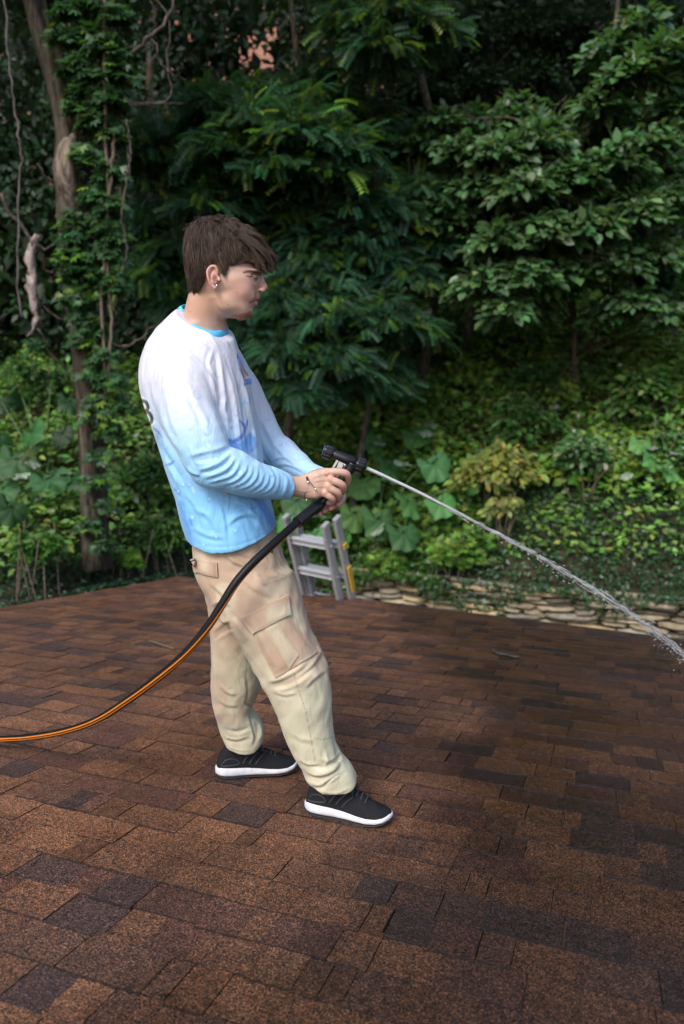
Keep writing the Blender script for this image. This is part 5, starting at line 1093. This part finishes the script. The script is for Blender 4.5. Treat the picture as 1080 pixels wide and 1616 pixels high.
# ---------------------------------------------------------------- trousers
def trousers():
    Ft = Field((-.53, 1.74, -.02), (.09, 2.44, .86), .0036)
    YHp = 2.04
    zz = lambda py, Y: S(400, py, Y)[2]; xx = lambda px, py, Y: S(px, py, Y)[0]
    hip = [(830, 310, 432, YHp, .150), (855, 308, 438, YHp, .155), (880, 308, 448, YHp, .163), (905, 312, 460, YHp, .170), (930, 326, 470, YHp, .175), (955, 331, 478, YHp, .170)]
    h = np.array(hip); Ft.slices([zz(a, YHp) for a in h[:, 0]], [xx(b, a, YHp) for a, b in h[:, :2]], [xx(b, a, YHp) for a, b in h[:, [0, 2]]], h[:, 3], h[:, 4], 2.3, .02)
    nl = [(900, 335, 462, 1.965, .095), (930, 335, 473, 1.96, .105), (967, 348, 484, 1.955, .106), (1000, 372, 495, 1.95, .104), (1032, 391, 510, 1.945, .100), (1053, 402, 518, 1.94, .098), (1083, 416, 522.5, 1.94, .092), (1101, 427, 524, 1.94, .088), (1120, 436, 525, 1.945, .085), (1155, 448, 527, 1.95, .080),
          (1180, 458, 534, 1.952, .078), (1197, 467, 545, 1.955, .077), (1212, 477, 557, 1.957, .074), (1230, 477, 565, 1.96, .072), (1246, 478, 569, 1.962, .070), (1264, 480, 570, 1.965, .066)]
    fl = [(900, 322, 445, 2.14, .095), (930, 330, 440, 2.14, .10), (967, 330, 430, 2.15, .10), (1006, 332, 420, 2.165, .098), (1047, 333, 415, 2.185, .092), (1080, 334, 412, 2.20, .086), (1101, 335, 405, 2.215, .082), (1118, 339, 399, 2.225, .078), (1136, 344, 409, 2.235, .074), (1150, 347, 416, 2.24, .070), (1164, 349, 417, 2.245, .070), (1180, 350, 416, 2.25, .068), (1198, 352, 416, 2.255, .064)]
    for L in (nl, fl):
        q = np.array(L); Ft.slices([zz(a, y_) for a, y_ in q[:, [0, 3]]], [xx(b, a, y_) for a, b, y_ in q[:, [0, 1, 3]]], [xx(b, a, y_) for a, b, y_ in q[:, [0, 2, 3]]], q[:, 3], q[:, 4], 2.2, .016, n=90)
    for (ylo, yhi, Yc, line) in ((1.8, 2.10, 1.90, [(470, 1228), (478, 1233), (495, 1245), (512, 1252), (535, 1254), (553, 1252), (568, 1243), (580, 1240)]), (2.12, 2.40, 2.19, [(340, 1158), (349, 1166), (358, 1183), (380, 1189), (401, 1189), (412, 1178), (421, 1168)])):
        q = np.array(line, float); hw = S(q[:, 0], q[:, 1], Yc); sl, x, y, z = Ft.win((hw[0, 0]-.05, ylo, 0), (hw[-1, 0]+.05, yhi, .32)); zl = np.interp(x.ravel(), hw[:, 0], hw[:, 2])[:, None, None]; Ft.F[sl] = np.maximum(Ft.F[sl], zl-z+.0*y)
    V, Q = Ft.mesh(3); N = normals(V, Q)
    wv = (noise(V*[1, 1, .5], 20, 41)-.5)*.007+(noise(V@np.array([[.8, 0, .6], [0, 1, 0], [-.6, 0, .8]])*[1, 1, .4], 45, 42)-.5)*.004
    V = V+N*wv[:, None]; N = normals(V, Q)
    FL = [([(331, 960), (345, 950), (368, 955)], 4, 4), ([(334, 1000), (350, 985), (368, 975)], 4, 4), ([(335, 1012), (352, 998), (372, 990)], 3, -3), ([(330, 915), (350, 935), (372, 950)], 4, 3), ([(356, 870), (368, 885), (392, 895)], 3.5, 4), ([(366, 866), (385, 880), (398, 886)], 2.5, -3),
          ([(392, 872), (410, 880), (418, 862)], 3, 2.5), ([(400, 900), (415, 920), (424, 918)], 4, 3), ([(420, 918), (445, 908), (462, 898)], 3, -2.5), ([(372, 900), (398, 925), (440, 945)], 5, 3.5), ([(360, 960), (385, 990), (404, 1010)], 4, -3), ([(350, 920), (357, 967), (372, 1000), (391, 1034)], 4, 3), 
          # knee
          ([(416, 1075), (440, 1072), (468, 1058), (490, 1040)], 4, 5), ([(418, 1084), (445, 1083), (475, 1070), (500, 1045)], 3.5, -4), ([(470, 1068), (490, 1052), (505, 1030), (512, 1020)], 4, 4), ([(478, 1090), (495, 1070), (517, 1055)], 4, 3.5), ([(490, 990), (505, 1010), (508, 1030)], 4, 3), ([(430, 1090), (450, 1096), (470, 1092)], 3, 2.5),
          # near hem bunching
          ([(480, 1215), (500, 1222), (520, 1218), (540, 1203)], 4, 5.5), ([(488, 1206), (510, 1212), (530, 1200), (540, 1182)], 3.5, -5), ([(500, 1196), (520, 1200), (535, 1190), (542, 1176)], 3.5, 4), ([(482, 1232), (502, 1238), (520, 1230), (545, 1212)], 4, 5), ([(508, 1245), (520, 1232), (540, 1218)], 2.5, -5), ([(470, 1195), (485, 1205), (505, 1206)], 3, 3),
          ([(512, 1180), (516, 1200), (514, 1215)], 3, 3), ([(528, 1165), (538, 1185), (545, 1200)], 3, 3.5), ([(456, 1150), (475, 1165), (500, 1168)], 5, 2), ([(500, 1247), (530, 1252), (560, 1240)], 2.2, 2),
          # far hem bunching
          ([(393, 1120), (398, 1140), (404, 1165), (398, 1182)], 3, -4), ([(404, 1130), (412, 1150), (410, 1172)], 3, 4), ([(350, 1160), (372, 1166), (395, 1160)], 3.5, 4), ([(352, 1150), (375, 1155), (398, 1146)], 3, -3), ([(388, 1060), (392, 1090), (388, 1118)], 3, -3), ([(345, 1078), (360, 1092), (378, 1096)], 4, 3), ([(342, 1100), (360, 1112), (380, 1112)], 4, 2.5), ([(388, 1110), (397, 1116), (402, 1112)], 2.5, -5),
          ([(354, 1176), (378, 1184), (400, 1184)], 2, 1.5)]
    V = folds(V, N, FL); N = normals(V, Q); x, y = PX(V); P2 = np.stack([x, y], 1)
    tan = np.array((.42, .295, .21)); pal = np.array((.54, .50, .36)); brn = np.array((.34, .215, .155))
    far = V[:, 1] > 2.08
    lim = np.where(far, 1060, 1050); n1 = noise(V*[1, 1, .7], 11, 51); n2 = noise(V*[1, 1, .8], 28, 52); q = ss(-130, 95, y-lim+230*(n1-.5)+70*(n2-.5)); q = q*.95+.05
    st = ss(.52, .75, n2*.6+n1*.4)*(1-q)
    C = tan*(1-q[:, None])+pal*q[:, None]; C = C*(1-.45*st[:, None])+brn*.45*st[:, None]; n3 = noise(V, 45, 53); C = C*(.93+.14*n3)[:, None]
    pk = ss(.55, .75, noise(V, 16, 54)); C += (pal-C)*(.45*pk*(1-q))[:, None]
    near = (N[:, 1] < .2).astype(float)
    for cx_, cy_, rx, ry, cc, a in ((345, 1105, 16, 40, (.38, .22, .16), .5), (360, 1135, 22, 10, (.38, .23, .17), .45), (385, 1075, 8, 22, tuple(pal), .5), (470, 985, 14, 26, tuple(pal), .5), (450, 915, 10, 30, tuple(pal), .5), (400, 960, 30, 14, (.35, .21, .155), .35), (470, 1075, 30, 12, (.37, .23, .165), .4)):
        C = blobp(C, P2, near*(.4+.7*n2), (cx_, cy_), (rx, ry), cc, a)
    # seams
    for pts in ([(464, 1062), (470, 1085), (482, 1120), (490, 1160), (498, 1205)], [(424, 920), (445, 913), (462, 902)], [(420, 876), (424, 890), (416, 905)], [(391, 1032), (387, 1075), (385, 1110)], [(497, 1165), (510, 1167), (527, 1163)]): C = paint(C, P2, near, pts, .7, (.24, .18, .12), .6, .5)
    m = M('canvas', (.5, .4, .3), .85, .2, attr=True, bump=.3, bump_scale=900, sheen=.1); t = m.node_tree; tc = next(n for n in t.nodes if n.type == 'TEX_COORD'); bp = next(n for n in t.nodes if n.type == 'BUMP')
    mpc = t.nodes.new('ShaderNodeMapping'); mpc.inputs['Rotation'].default_value = (0, .55, 0); mpc.inputs['Scale'].default_value = (1, 1, .38); t.links.new(tc.outputs['Object'], mpc.inputs[0])
    nc = t.nodes.new('ShaderNodeTexNoise'); nc.inputs['Scale'].default_value = 22; nc.inputs['Detail'].default_value = 3; nc.inputs['Distortion'].default_value = .8; t.links.new(mpc.outputs[0], nc.inputs['Vector'])
    bc_ = t.nodes.new('ShaderNodeBump'); bc_.inputs['Strength'].default_value = 0.4; bc_.inputs['Distance'].default_value = 0.014; t.links.new(nc.outputs[0], bc_.inputs['Height'])
    t.links.new(bc_.outputs[0], bp.inputs['Normal'])
    o = mesh_obj('trousers', V, Q, m, person, C)
    # pockets laid on the cloth: triangulated outline, dropped onto the mesh from the camera's side
    from mathutils.bvhtree import BVHTree
    bv = BVHTree.FromPolygons(V.tolist(), Q.tolist())
    def patch(name, poly, th, subd=14, colr=tan, lift=.0, edge=None):
        poly = np.asarray(poly, float); a, b, c, d = poly; vs = []; 
        for i in range(subd+1):
            for j in range(subd+1):
                u, v = i/subd, j/subd; p = (1-u)*(1-v)*a+u*(1-v)*b+u*v*c+(1-u)*v*d; ray = Vector(raydir(*p)); hit, nn, _, _ = bv.ray_cast(Vector(C0), ray.normalized())
                if hit is None: hit = Vector(S(*p, 1.9)); nn = Vector((0, -1, 0))
                vs.append(np.array(hit))
        vs = np.array(vs); k = subd+1; G2 = vs.reshape(k, k, 3)
        for _ in range(3):
            G3 = G2.copy(); G3[1:-1, 1:-1] = (G2[:-2, 1:-1]+G2[2:, 1:-1]+G2[1:-1, :-2]+G2[1:-1, 2:])/4; G2 = G3
        du = np.gradient(G2, axis=0); dv = np.gradient(G2, axis=1); nn = unit(np.cross(du, dv)); nn = np.where(nn[..., 1:2] > 0, -nn, nn)
        uu = np.minimum(np.arange(k), k-1-np.arange(k)); rim = np.minimum(uu[:, None], uu[None])
        hh = th*(.72+.28*ss(0, 2, rim))+lift
        top_ = G2+nn*hh[..., None]; bot_ = G2-nn*.004
        n_ = k*k; F = []
        for i in range(subd):
            for j in range(subd): F.append([i*k+j, (i+1)*k+j, (i+1)*k+j+1, i*k+j+1]); F.append([n_+i*k+j+1, n_+(i+1)*k+j+1, n_+(i+1)*k+j, n_+i*k+j])
        for i in range(subd):
            F += [[i*k, i*k+n_, (i+1)*k+n_, (i+1)*k], [i*k+k-1, (i+1)*k+k-1, (i+1)*k+k-1+n_, i*k+k-1+n_], [i, i+1, i+1+n_, i+n_], [(k-1)*k+i, (k-1)*k+i+n_, (k-1)*k+i+1+n_, (k-1)*k+i+1]]
        VV = np.concatenate([top_.reshape(-1, 3), bot_.reshape(-1, 3)]); VV[:n_] += nn.reshape(-1, 3)*((noise(VV[:n_], 70, 9)-.5)*.003)[:, None]
        xx_, yy_ = PX(VV); nn1 = noise(VV, 22, 61); CC = np.tile(colr, (len(VV), 1)); CC = CC+(pal-CC)*(ss(.45, .8, nn1)*.55)[:, None]; CC = CC*(.92+.16*noise(VV, 60, 62))[:, None]
        # stitching line round the rim
        rr = np.concatenate([rim.ravel(), rim.ravel()]); CC[rr == 1] *= .86
        return autosmooth(mesh_obj(name, VV, F, m, o, CC), 40)
    patch('cargo_pocket', [(395, 990), (448, 962), (500, 1030), (435, 1070)], .006)
    patch('pocket_pleat', [(418, 991), (437, 983), (470, 1033), (457, 1054)], .005, 10, tan*.5+pal*.5, .005)
    patch('pocket_flap', [(381, 975), (452, 938), (457, 970), (400, 999)], .006, 12, tan*1.02, .007)
    patch('back_pocket_flap', [(303, 882), (344, 888), (345, 911), (310, 904)], .006, 10, tan*.95, .002)
    mb = MB(); k_ = S(428, 871, 1.86); hit = bv.ray_cast(Vector(C0), Vector(raydir(428, 870)).normalized())[0]; 
    if hit is not None: mb.sph(np.array(hit), .006, 8, sc_=(1, .5, 1)); mb.build('rivet', M('dark_rivet', (.05, .04, .03), .4, .5, .5), o)
trousers()

# ---------------------------------------------------------------- shoes
def shoe(heel_px, toe_px, L, roll=0.0):
    """sole, midsole and knitted upper lofted along the foot's length"""
    hp, tp = onroof(*heel_px), onroof(*toe_px); fx = unit(tp-hp); fz = RN; fy = np.cross(fz, fx); mid = (hp+tp)/2; O = mid-fx*L/2
    W = lambda a, b, c: O+fx*a+fy*b+fz*c
    st = np.array([0, .012, .03, .06, .10, .14, .18, .215, .245, .268, .282, .290])/.29*L
    hwid = np.array([.012, .027, .034, .036, .034, .036, .042, .047, .046, .037, .023, .006])*1.0
    tb = np.array([.010, .004, .001, 0, .0, .0, 0, .001, .004, .009, .015, .021]); tt = np.array([.034, .040, .042, .041, .038, .034, .030, .028, .029, .032, .036, .034])
    root = tag(bpy.data.objects.new('shoe', None)); col.objects.link(root); root.parent = person
    def loft(name, z0, z1, wd, mat, n=20, e=2.6, infl=0):
        xs = np.linspace(0, L, 40); V = []
        for xx in xs:
            a, b, w_ = np.interp(xx, st, z0), np.interp(xx, st, z1), np.interp(xx, st, wd)+infl; b = max(b, a+.001)
            for k in range(n):
                t = 2*math.pi*k/n; cx_, sx = math.cos(t), math.sin(t); V.append(W(xx, w_*np.sign(cx_)*abs(cx_)**(2/e), (a+b)/2+(b-a)/2*np.sign(sx)*abs(sx)**(2/e)))
        F = [[i*n+j, (i+1)*n+j, (i+1)*n+(j+1) % n, i*n+(j+1) % n] for i in range(39) for j in range(n)]+[list(range(n)), [39*n+j for j in range(n)][::-1]]
        F = [f[::-1] for f in F]
        return mesh_obj(name, V, F, mat, root)
    loft('outsole', tb, tb+.006, hwid-.001, M('black_rubber', (.02, .02, .022), .7)); loft('midsole', tb+.004, tt, hwid, M('white_foam', (.62, .62, .65), .65, .3, noise_amt=.14, noise_scale=45), e=3.2, n=28)
    up = np.array([.030, .075, .098, .108, .103, .094, .080, .062, .052, .046, .042, .034]); 
    # upper: domed sections, open-looking collar hidden in the hem
    xs = np.linspace(.004, L-.004, 44); n = 26; V = []
    for xx in xs:
        zb = np.interp(xx, st, tt)-.010; zt = np.interp(xx, st, up); w_ = np.interp(xx, st, hwid)-.0035; e = np.interp(xx, [0, .12, .2, L], [2.6, 2.3, 2.0, 2.2])
        top_w = np.interp(xx/L, [0, .2, .45, .7, 1], [.62, .60, .55, .9, 1])
        for k in range(n):
            t = math.pi*k/(n-1); c_, s_ = math.cos(t), math.sin(t); hz_ = abs(s_)**(2/e); wf = 1-(1-top_w)*hz_**1.5
            V.append(W(xx, w_*np.sign(c_)*abs(c_)**(2/e)*wf, zb+(zt-zb)*hz_))
    F = [[i*n+j, i*n+j+1, (i+1)*n+j+1, (i+1)*n+j] for i in range(43) for j in range(n-1)]+[[i for i in range(n)][::-1], [43*n+j for j in range(n)]]
    V = np.array(V); V = V+(noise(V, 60, 3)-.5)[:, None]*fz*.004
    F = [f[::-1] for f in F]
    knit = M('black_knit', (.011, .011, .014), .8, .25, noise_amt=.35, noise_scale=350, bump=.8, bump_scale=900); uo = mesh_obj('upper', V, F, knit, root)
    # side overlays, laces, heel tab
    s = MB(); 
    def surf(a, zf, side): # point on the side of the upper
        zb = np.interp(a, st, tt)-.010; zt = np.interp(a, st, up); w_ = np.interp(a, st, hwid)-.0035; e = np.interp(a, [0, .12, .2, L], [2.6, 2.3, 2.0, 2.2]); hz_ = zf; s_ = hz_**(e/2); c_ = math.sqrt(max(0, 1-s_*s_)); tw = np.interp(a/L, [0, .2, .45, .7, 1], [.62, .60, .55, .9, 1])
        return W(a, side*w_*c_**(2/e)*(1-(1-tw)*hz_**1.5)*1.01, zb+(zt-zb)*hz_)
    for side in (-1, 1):
        for k in range(3):
            a = L*(.36+.075*k); pts = [surf(a+d_*.022, z_, side) for d_, z_ in ((-.6, .22), (-.2, .42), (.3, .62), (.8, .80))]; s.tube(spline(pts, 8), .0034, 6)
        pts = [surf(L*u, z_, side) for u, z_ in ((.06, .30), (.12, .45), (.22, .42), (.27, .25), (.18, .18), (.08, .2), (.06, .30))]; s.tube(spline(pts, 16), .0025, 6)
    s.build('side_overlay', M('grey_overlay', (.028, .029, .033), .5, .4), root)
    lc = MB()
    for k in range(5):
        a = L*(.50+.052*k); pts = [surf(a, .86, -1), W(a+.003, 0, np.interp(a, st, up)+.003), surf(a+.006, .86, 1)]; lc.tube(spline(pts, 8), .0026, 6)
    a = L*.50; top_ = W(a, 0, np.interp(a, st, up)+.004)
    for side in (-1, 1): lc.tube(spline([top_, top_+fy*side*.018+fz*.006, top_+fy*side*.030+fx*.006-fz*.006, top_+fy*side*.012], 12), .0018, 6); lc.tube(spline([top_, top_+fy*side*.018+fx*.012, top_+fy*side*.028+fx*.020-fz*.018], 8), .0018, 6)
    lc.build('laces', M('black_lace', (.03, .03, .032), .7), root)
    return W
shoe((481, 1278), (621, 1302), .262)
Wf = shoe((334, 1226), (475, 1214), .272)
# bracelet
mb = MB(); c = S(484, 770, 1.955); rr = mpx(19.0, 1.95); pts = []
for k in range(25):
    a = 2*math.pi*k/24; pts.append(c+np.array([.002*math.sin(a), -.0225*math.cos(a)*1.0, rr*math.sin(a)*1.0])+np.array([.003, 0, 0])*math.sin(2*a))
br = MB(); br.tube(pts, .0009, 6); e0 = S(484.5, 755, 1.931); br.tube(spline([e0, S(490, 761, 1.929), S(497.5, 771.5, 1.931)], 8), .0008, 6); br.tube([S(484.5, 752, 1.933), S(485.5, 757.5, 1.932)], .0028, 8)
bo = br.build('bracelet', M('dark_cord', (.03, .02, .018), .7), person)
for p in (S(486.5, 760.8, 1.930), S(498, 772, 1.930), S(484, 789, 1.948)): q = MB(); q.sph(p, .0030, 8); q.build('bead', M('silver_bead', (.8, .8, .8), .2, .5, .8), bo)

# ================================================================ SPRAY GUN, HOSE, WATER
BLK = M('black_plastic', (.009, .009, .011), .34, .45, noise_amt=.3, noise_scale=80); SIL = M('silver', (.72, .72, .72), .3, .5, .9)
def gun():
    root = tag(empty('spray_gun'), 'black T-shaped spray gun with ribbed end caps and silver trigger, gripped in both hands', 'spray gun')
    a, b = S(513, 711.5, 2.0), S(574.5, 735.5, 2.0); d = unit(b-a)
    def cap(c0, c1, r, name, ribs=10):
        m = MB(); n = 48; P = spline([c0, c1], 9); prof = [.80, .97, 1, 1, 1, 1, 1, .97, .82]; ax = unit(c1-c0); u = unit(np.cross(ax, (0, 1, 0))); v = np.cross(ax, u); V = []
        for i, p in enumerate(P):
            for k in range(n):
                t = 2*math.pi*k/n; f = 1-.09*(1 if math.cos(t*ribs) > .55 and 0 < i < 8 else 0); V.append(p+r*prof[i]*f*(math.cos(t)*u+math.sin(t)*v))
        F = [[i*n+j, i*n+(j+1) % n, (i+1)*n+(j+1) % n, (i+1)*n+j] for i in range(8) for j in range(n)]+[list(range(n))[::-1], [8*n+j for j in range(n)]]
        m.add(V, F); return autosmooth(m.build(name, BLK, root), 30)
    m = MB(); m.tube([a+d*.012, a+d*.030, a+d*.034, (a+b)/2, b-d*.02], [mpx(7.6, 2), mpx(7.8, 2), mpx(8.2, 2), mpx(8.6, 2), mpx(9.2, 2)], 24); m.build('barrel', BLK, root)
    cap(a-d*.004, a+d*.024, mpx(11.2, 2), 'rear_cap'); cap(b-d*.024, b+d*.003, mpx(12.4, 2), 'front_cap', 9)
    m = MB(); m.tube([b+d*.002, b+d*.008], [.0075, .006], 16); m.build('nozzle_tip', BLK, root)
    m = MB(); m.tube([a-d*.0055, a-d*.0035], [mpx(8, 2)]*2, 20); m.build('cap_inset', M('blue_inset', (.05, .12, .35), .4), root)
    # handle, following the grip down to the hose
    h = [S(557, 731, 2.0), S(552, 741, 2.0), S(541, 756, 2.0), S(527, 773, 1.998), S(508, 792, 1.992), S(496, 803, 1.985)]
    m = MB(); m.tube(spline(h, 24), spline([[v] for v in (.017, .0145, .0135, .0135, .0135, .0135)], 24)[:, 0], 18); m.build('handle', BLK, root)
    m = MB()   # trigger lever: bent strip with a side plate
    p0, p1, p2 = S(533, 726, 2.0), S(526.5, 737, 2.0), S(521, 752, 2.0)
    for q0, q1, w_ in ((p0, p1, .020), (p1, p2, .018)):
        ax = unit(q1-q0); m.box((q0+q1)/2, (np.linalg.norm(q1-q0), w_, .006), [ax, (0, 1, 0), np.cross(ax, (0, 1, 0))])
    m.box(S(537, 734.5, 2.0), (.014, .022, .020), [d, (0, 1, 0), np.cross(d, (0, 1, 0))]); m.build('trigger', SIL, root, False)
    m = MB(); m.tube([S(547, 727, 2.0), S(541, 741, 2.0)], [.008, .007], 12); m.build('valve_stem', M('valve_metal', (.5, .5, .5), .35, .5, .9), root)
gun()
def hose():
    root = tag(empty('garden_hose'), 'black garden hose with two orange stripes, hanging from the spray gun to the shingles', 'hose')
    pp = [(503, 797, 1.985), (486, 810, 1.955), (462, 831, 1.90), (430, 860, 1.835), (398, 890, 1.795), (372, 920, 1.775), (350, 955, 1.765), (326, 992, 1.765), (292, 1032, 1.78), (250, 1069, 1.82), (205, 1103, 1.90), (155, 1135, 2.03), (105, 1153, 2.18), (50, 1163, 2.31), (0, 1166.5, 2.40)]
    P = spline([S(*p) for p in pp]+[onroof(-75, 1171, .018), onroof(-190, 1180, .012), onroof(-420, 1196, .012), onroof(-800, 1180, .012)], 240); n = 36; R = .0110; T = unit(np.gradient(P, axis=0)); k = len(P)
    w0, w1 = np.array([.70, -.10, -.70]), np.array([.05, -.95, .18]); V = []; C = []; t_ = np.linspace(0, 1, k)
    for i in range(k):
        f = ss(.15, .62, t_[i]); wv = w0*(1-f)+w1*f; u = unit(wv-T[i]*(wv@T[i])); v = np.cross(T[i], u)
        for j in range(n):
            a = 2*math.pi*(j+.5)/n-math.pi; V.append(P[i]+R*(math.cos(a)*u+math.sin(a)*v)); da = math.degrees(a)
            C.append((.62, .19, .022) if 7 < da < 32 or -32 < da < -7 else (.006, .006, .007))
    F = np.array([[i*n+j, i*n+(j+1) % n, (i+1)*n+(j+1) % n, (i+1)*n+j] for i in range(k-1) for j in range(n)])
    hm = M('hose_rubber', (.02, .02, .02), .45, .2, attr=True); mesh_obj('tube', V, F, hm, root, C)
    m = MB(); m.tube(spline([S(505, 795, 1.986), S(490, 807, 1.962), S(470, 824, 1.918)], 12), .0150, 20); m.tube(spline([S(472, 822.4, 1.922), S(469, 825, 1.916)], 3), .0156, 20); m.tube(spline([S(503, 797, 1.984), S(498, 801, 1.976)], 3), .0168, 20)
    autosmooth(m.build('connector', BLK, root), 30)
hose()
def water():
    pp = [(577, 738, 2.0), (640, 767, 2.03), (700, 797, 2.07), (760, 829, 2.12), (820, 861, 2.18), (880, 896, 2.25), (940, 932, 2.33), (1000, 972, 2.42), (1040, 1001, 2.48), (1080, 1034, 2.55), (1130, 1078, 2.63), (1180, 1125, 2.7), (1225, 1170, 2.75)]
    P = spline([S(*p) for p in pp], 300); T = unit(np.gradient(P, axis=0)); t = np.linspace(0, 1, 300); U = unit(np.cross(T, (0, 1, 0))); W = np.cross(T, U)
    spread = np.interp(t, [0, .08, .2, .4, .6, .8, 1], [1.8, 2.2, 3.4, 5.6, 9.5, 14, 20])/FPX*2.2
    wm = bpy.data.materials.new('water'); wm.use_nodes = True; b = wm.node_tree.nodes['Principled BSDF']; b.inputs['Base Color'].default_value = (.95, .97, 1, 1); b.inputs['Roughness'].default_value = .15; b.inputs['IOR'].default_value = 1.33; b.inputs['Transmission Weight'].default_value = .52
    mb = MB(); r = np.random.default_rng(9)
    k = 95; rad = np.interp(t[:k], [0, .1, .3], [3.6, 2.7, .8])/FPX*2.05
    for j in range(4):
        ph = j*math.pi/2; tw = np.linspace(0, .8, k)+ph; o = (U[:k]*np.cos(tw)[:, None]+W[:k]*np.sin(tw)[:, None])*(spread[:k]*.42)[:, None]
        mb.tube(P[:k]+o, rad*.60*(1+.10*np.sin(np.linspace(0, 23+9*j, k))), 8)
    for _ in range(620):
        t0 = r.uniform(.03, 1)**.8; i0 = int(t0*285); L = int(r.uniform(3, 13)); i1 = min(i0+L, 299); 
        if i1-i0 < 2: continue
        a = r.uniform(0, 2*math.pi); q = abs(r.normal())*.5; o = (U[i0]*math.cos(a)+W[i0]*math.sin(a))*spread[i0]*q; dr = r.normal(size=3)*.004*(i0/300); kk = i1-i0; s_ = np.linspace(0, 1, kk)[:, None]
        rr = r.uniform(.2, .8)/FPX*2.2*np.sin(np.linspace(.25, math.pi-.15, kk)); mb.tube(P[i0:i1]+o+dr*s_, rr, 5)
    for _ in range(900):
        t0 = r.uniform(.1, 1)**.7; i0 = int(t0*299); a = r.uniform(0, 2*math.pi); q = abs(r.normal())*.8; o = (U[i0]*math.cos(a)+W[i0]*math.sin(a))*spread[i0]*q+np.array([0, 0, -.01*r.random()])
        mb.sph(P[i0]+o, r.uniform(.3, .95)/FPX*2.2, 6, sc_=(1.3, 1, 1))
    for _ in range(1500):
        t0 = r.uniform(.25, 1)**.7; i0 = int(t0*299); a = r.uniform(0, 2*math.pi); q = abs(r.normal())*1.5; o = (U[i0]*math.cos(a)+W[i0]*math.sin(a))*spread[i0]*q+np.array([0, 0, -.02*r.random()])
        mb.sph(P[i0]+o, r.uniform(.18, .45)/FPX*2.2, 4)
    for _ in range(350):   # where it strikes the shingles
        q = r.normal(size=3)*[.10, .10, .05]; mb.sph(P[-1]+[q[0], q[1], abs(q[2])-.01], r.uniform(.3, .9)/FPX*2.2, 5)
    tag(mb.build('water_jet', wm), 'jet of water arcing from the spray gun down to the right edge, breaking into drops', 'water jet')
water()
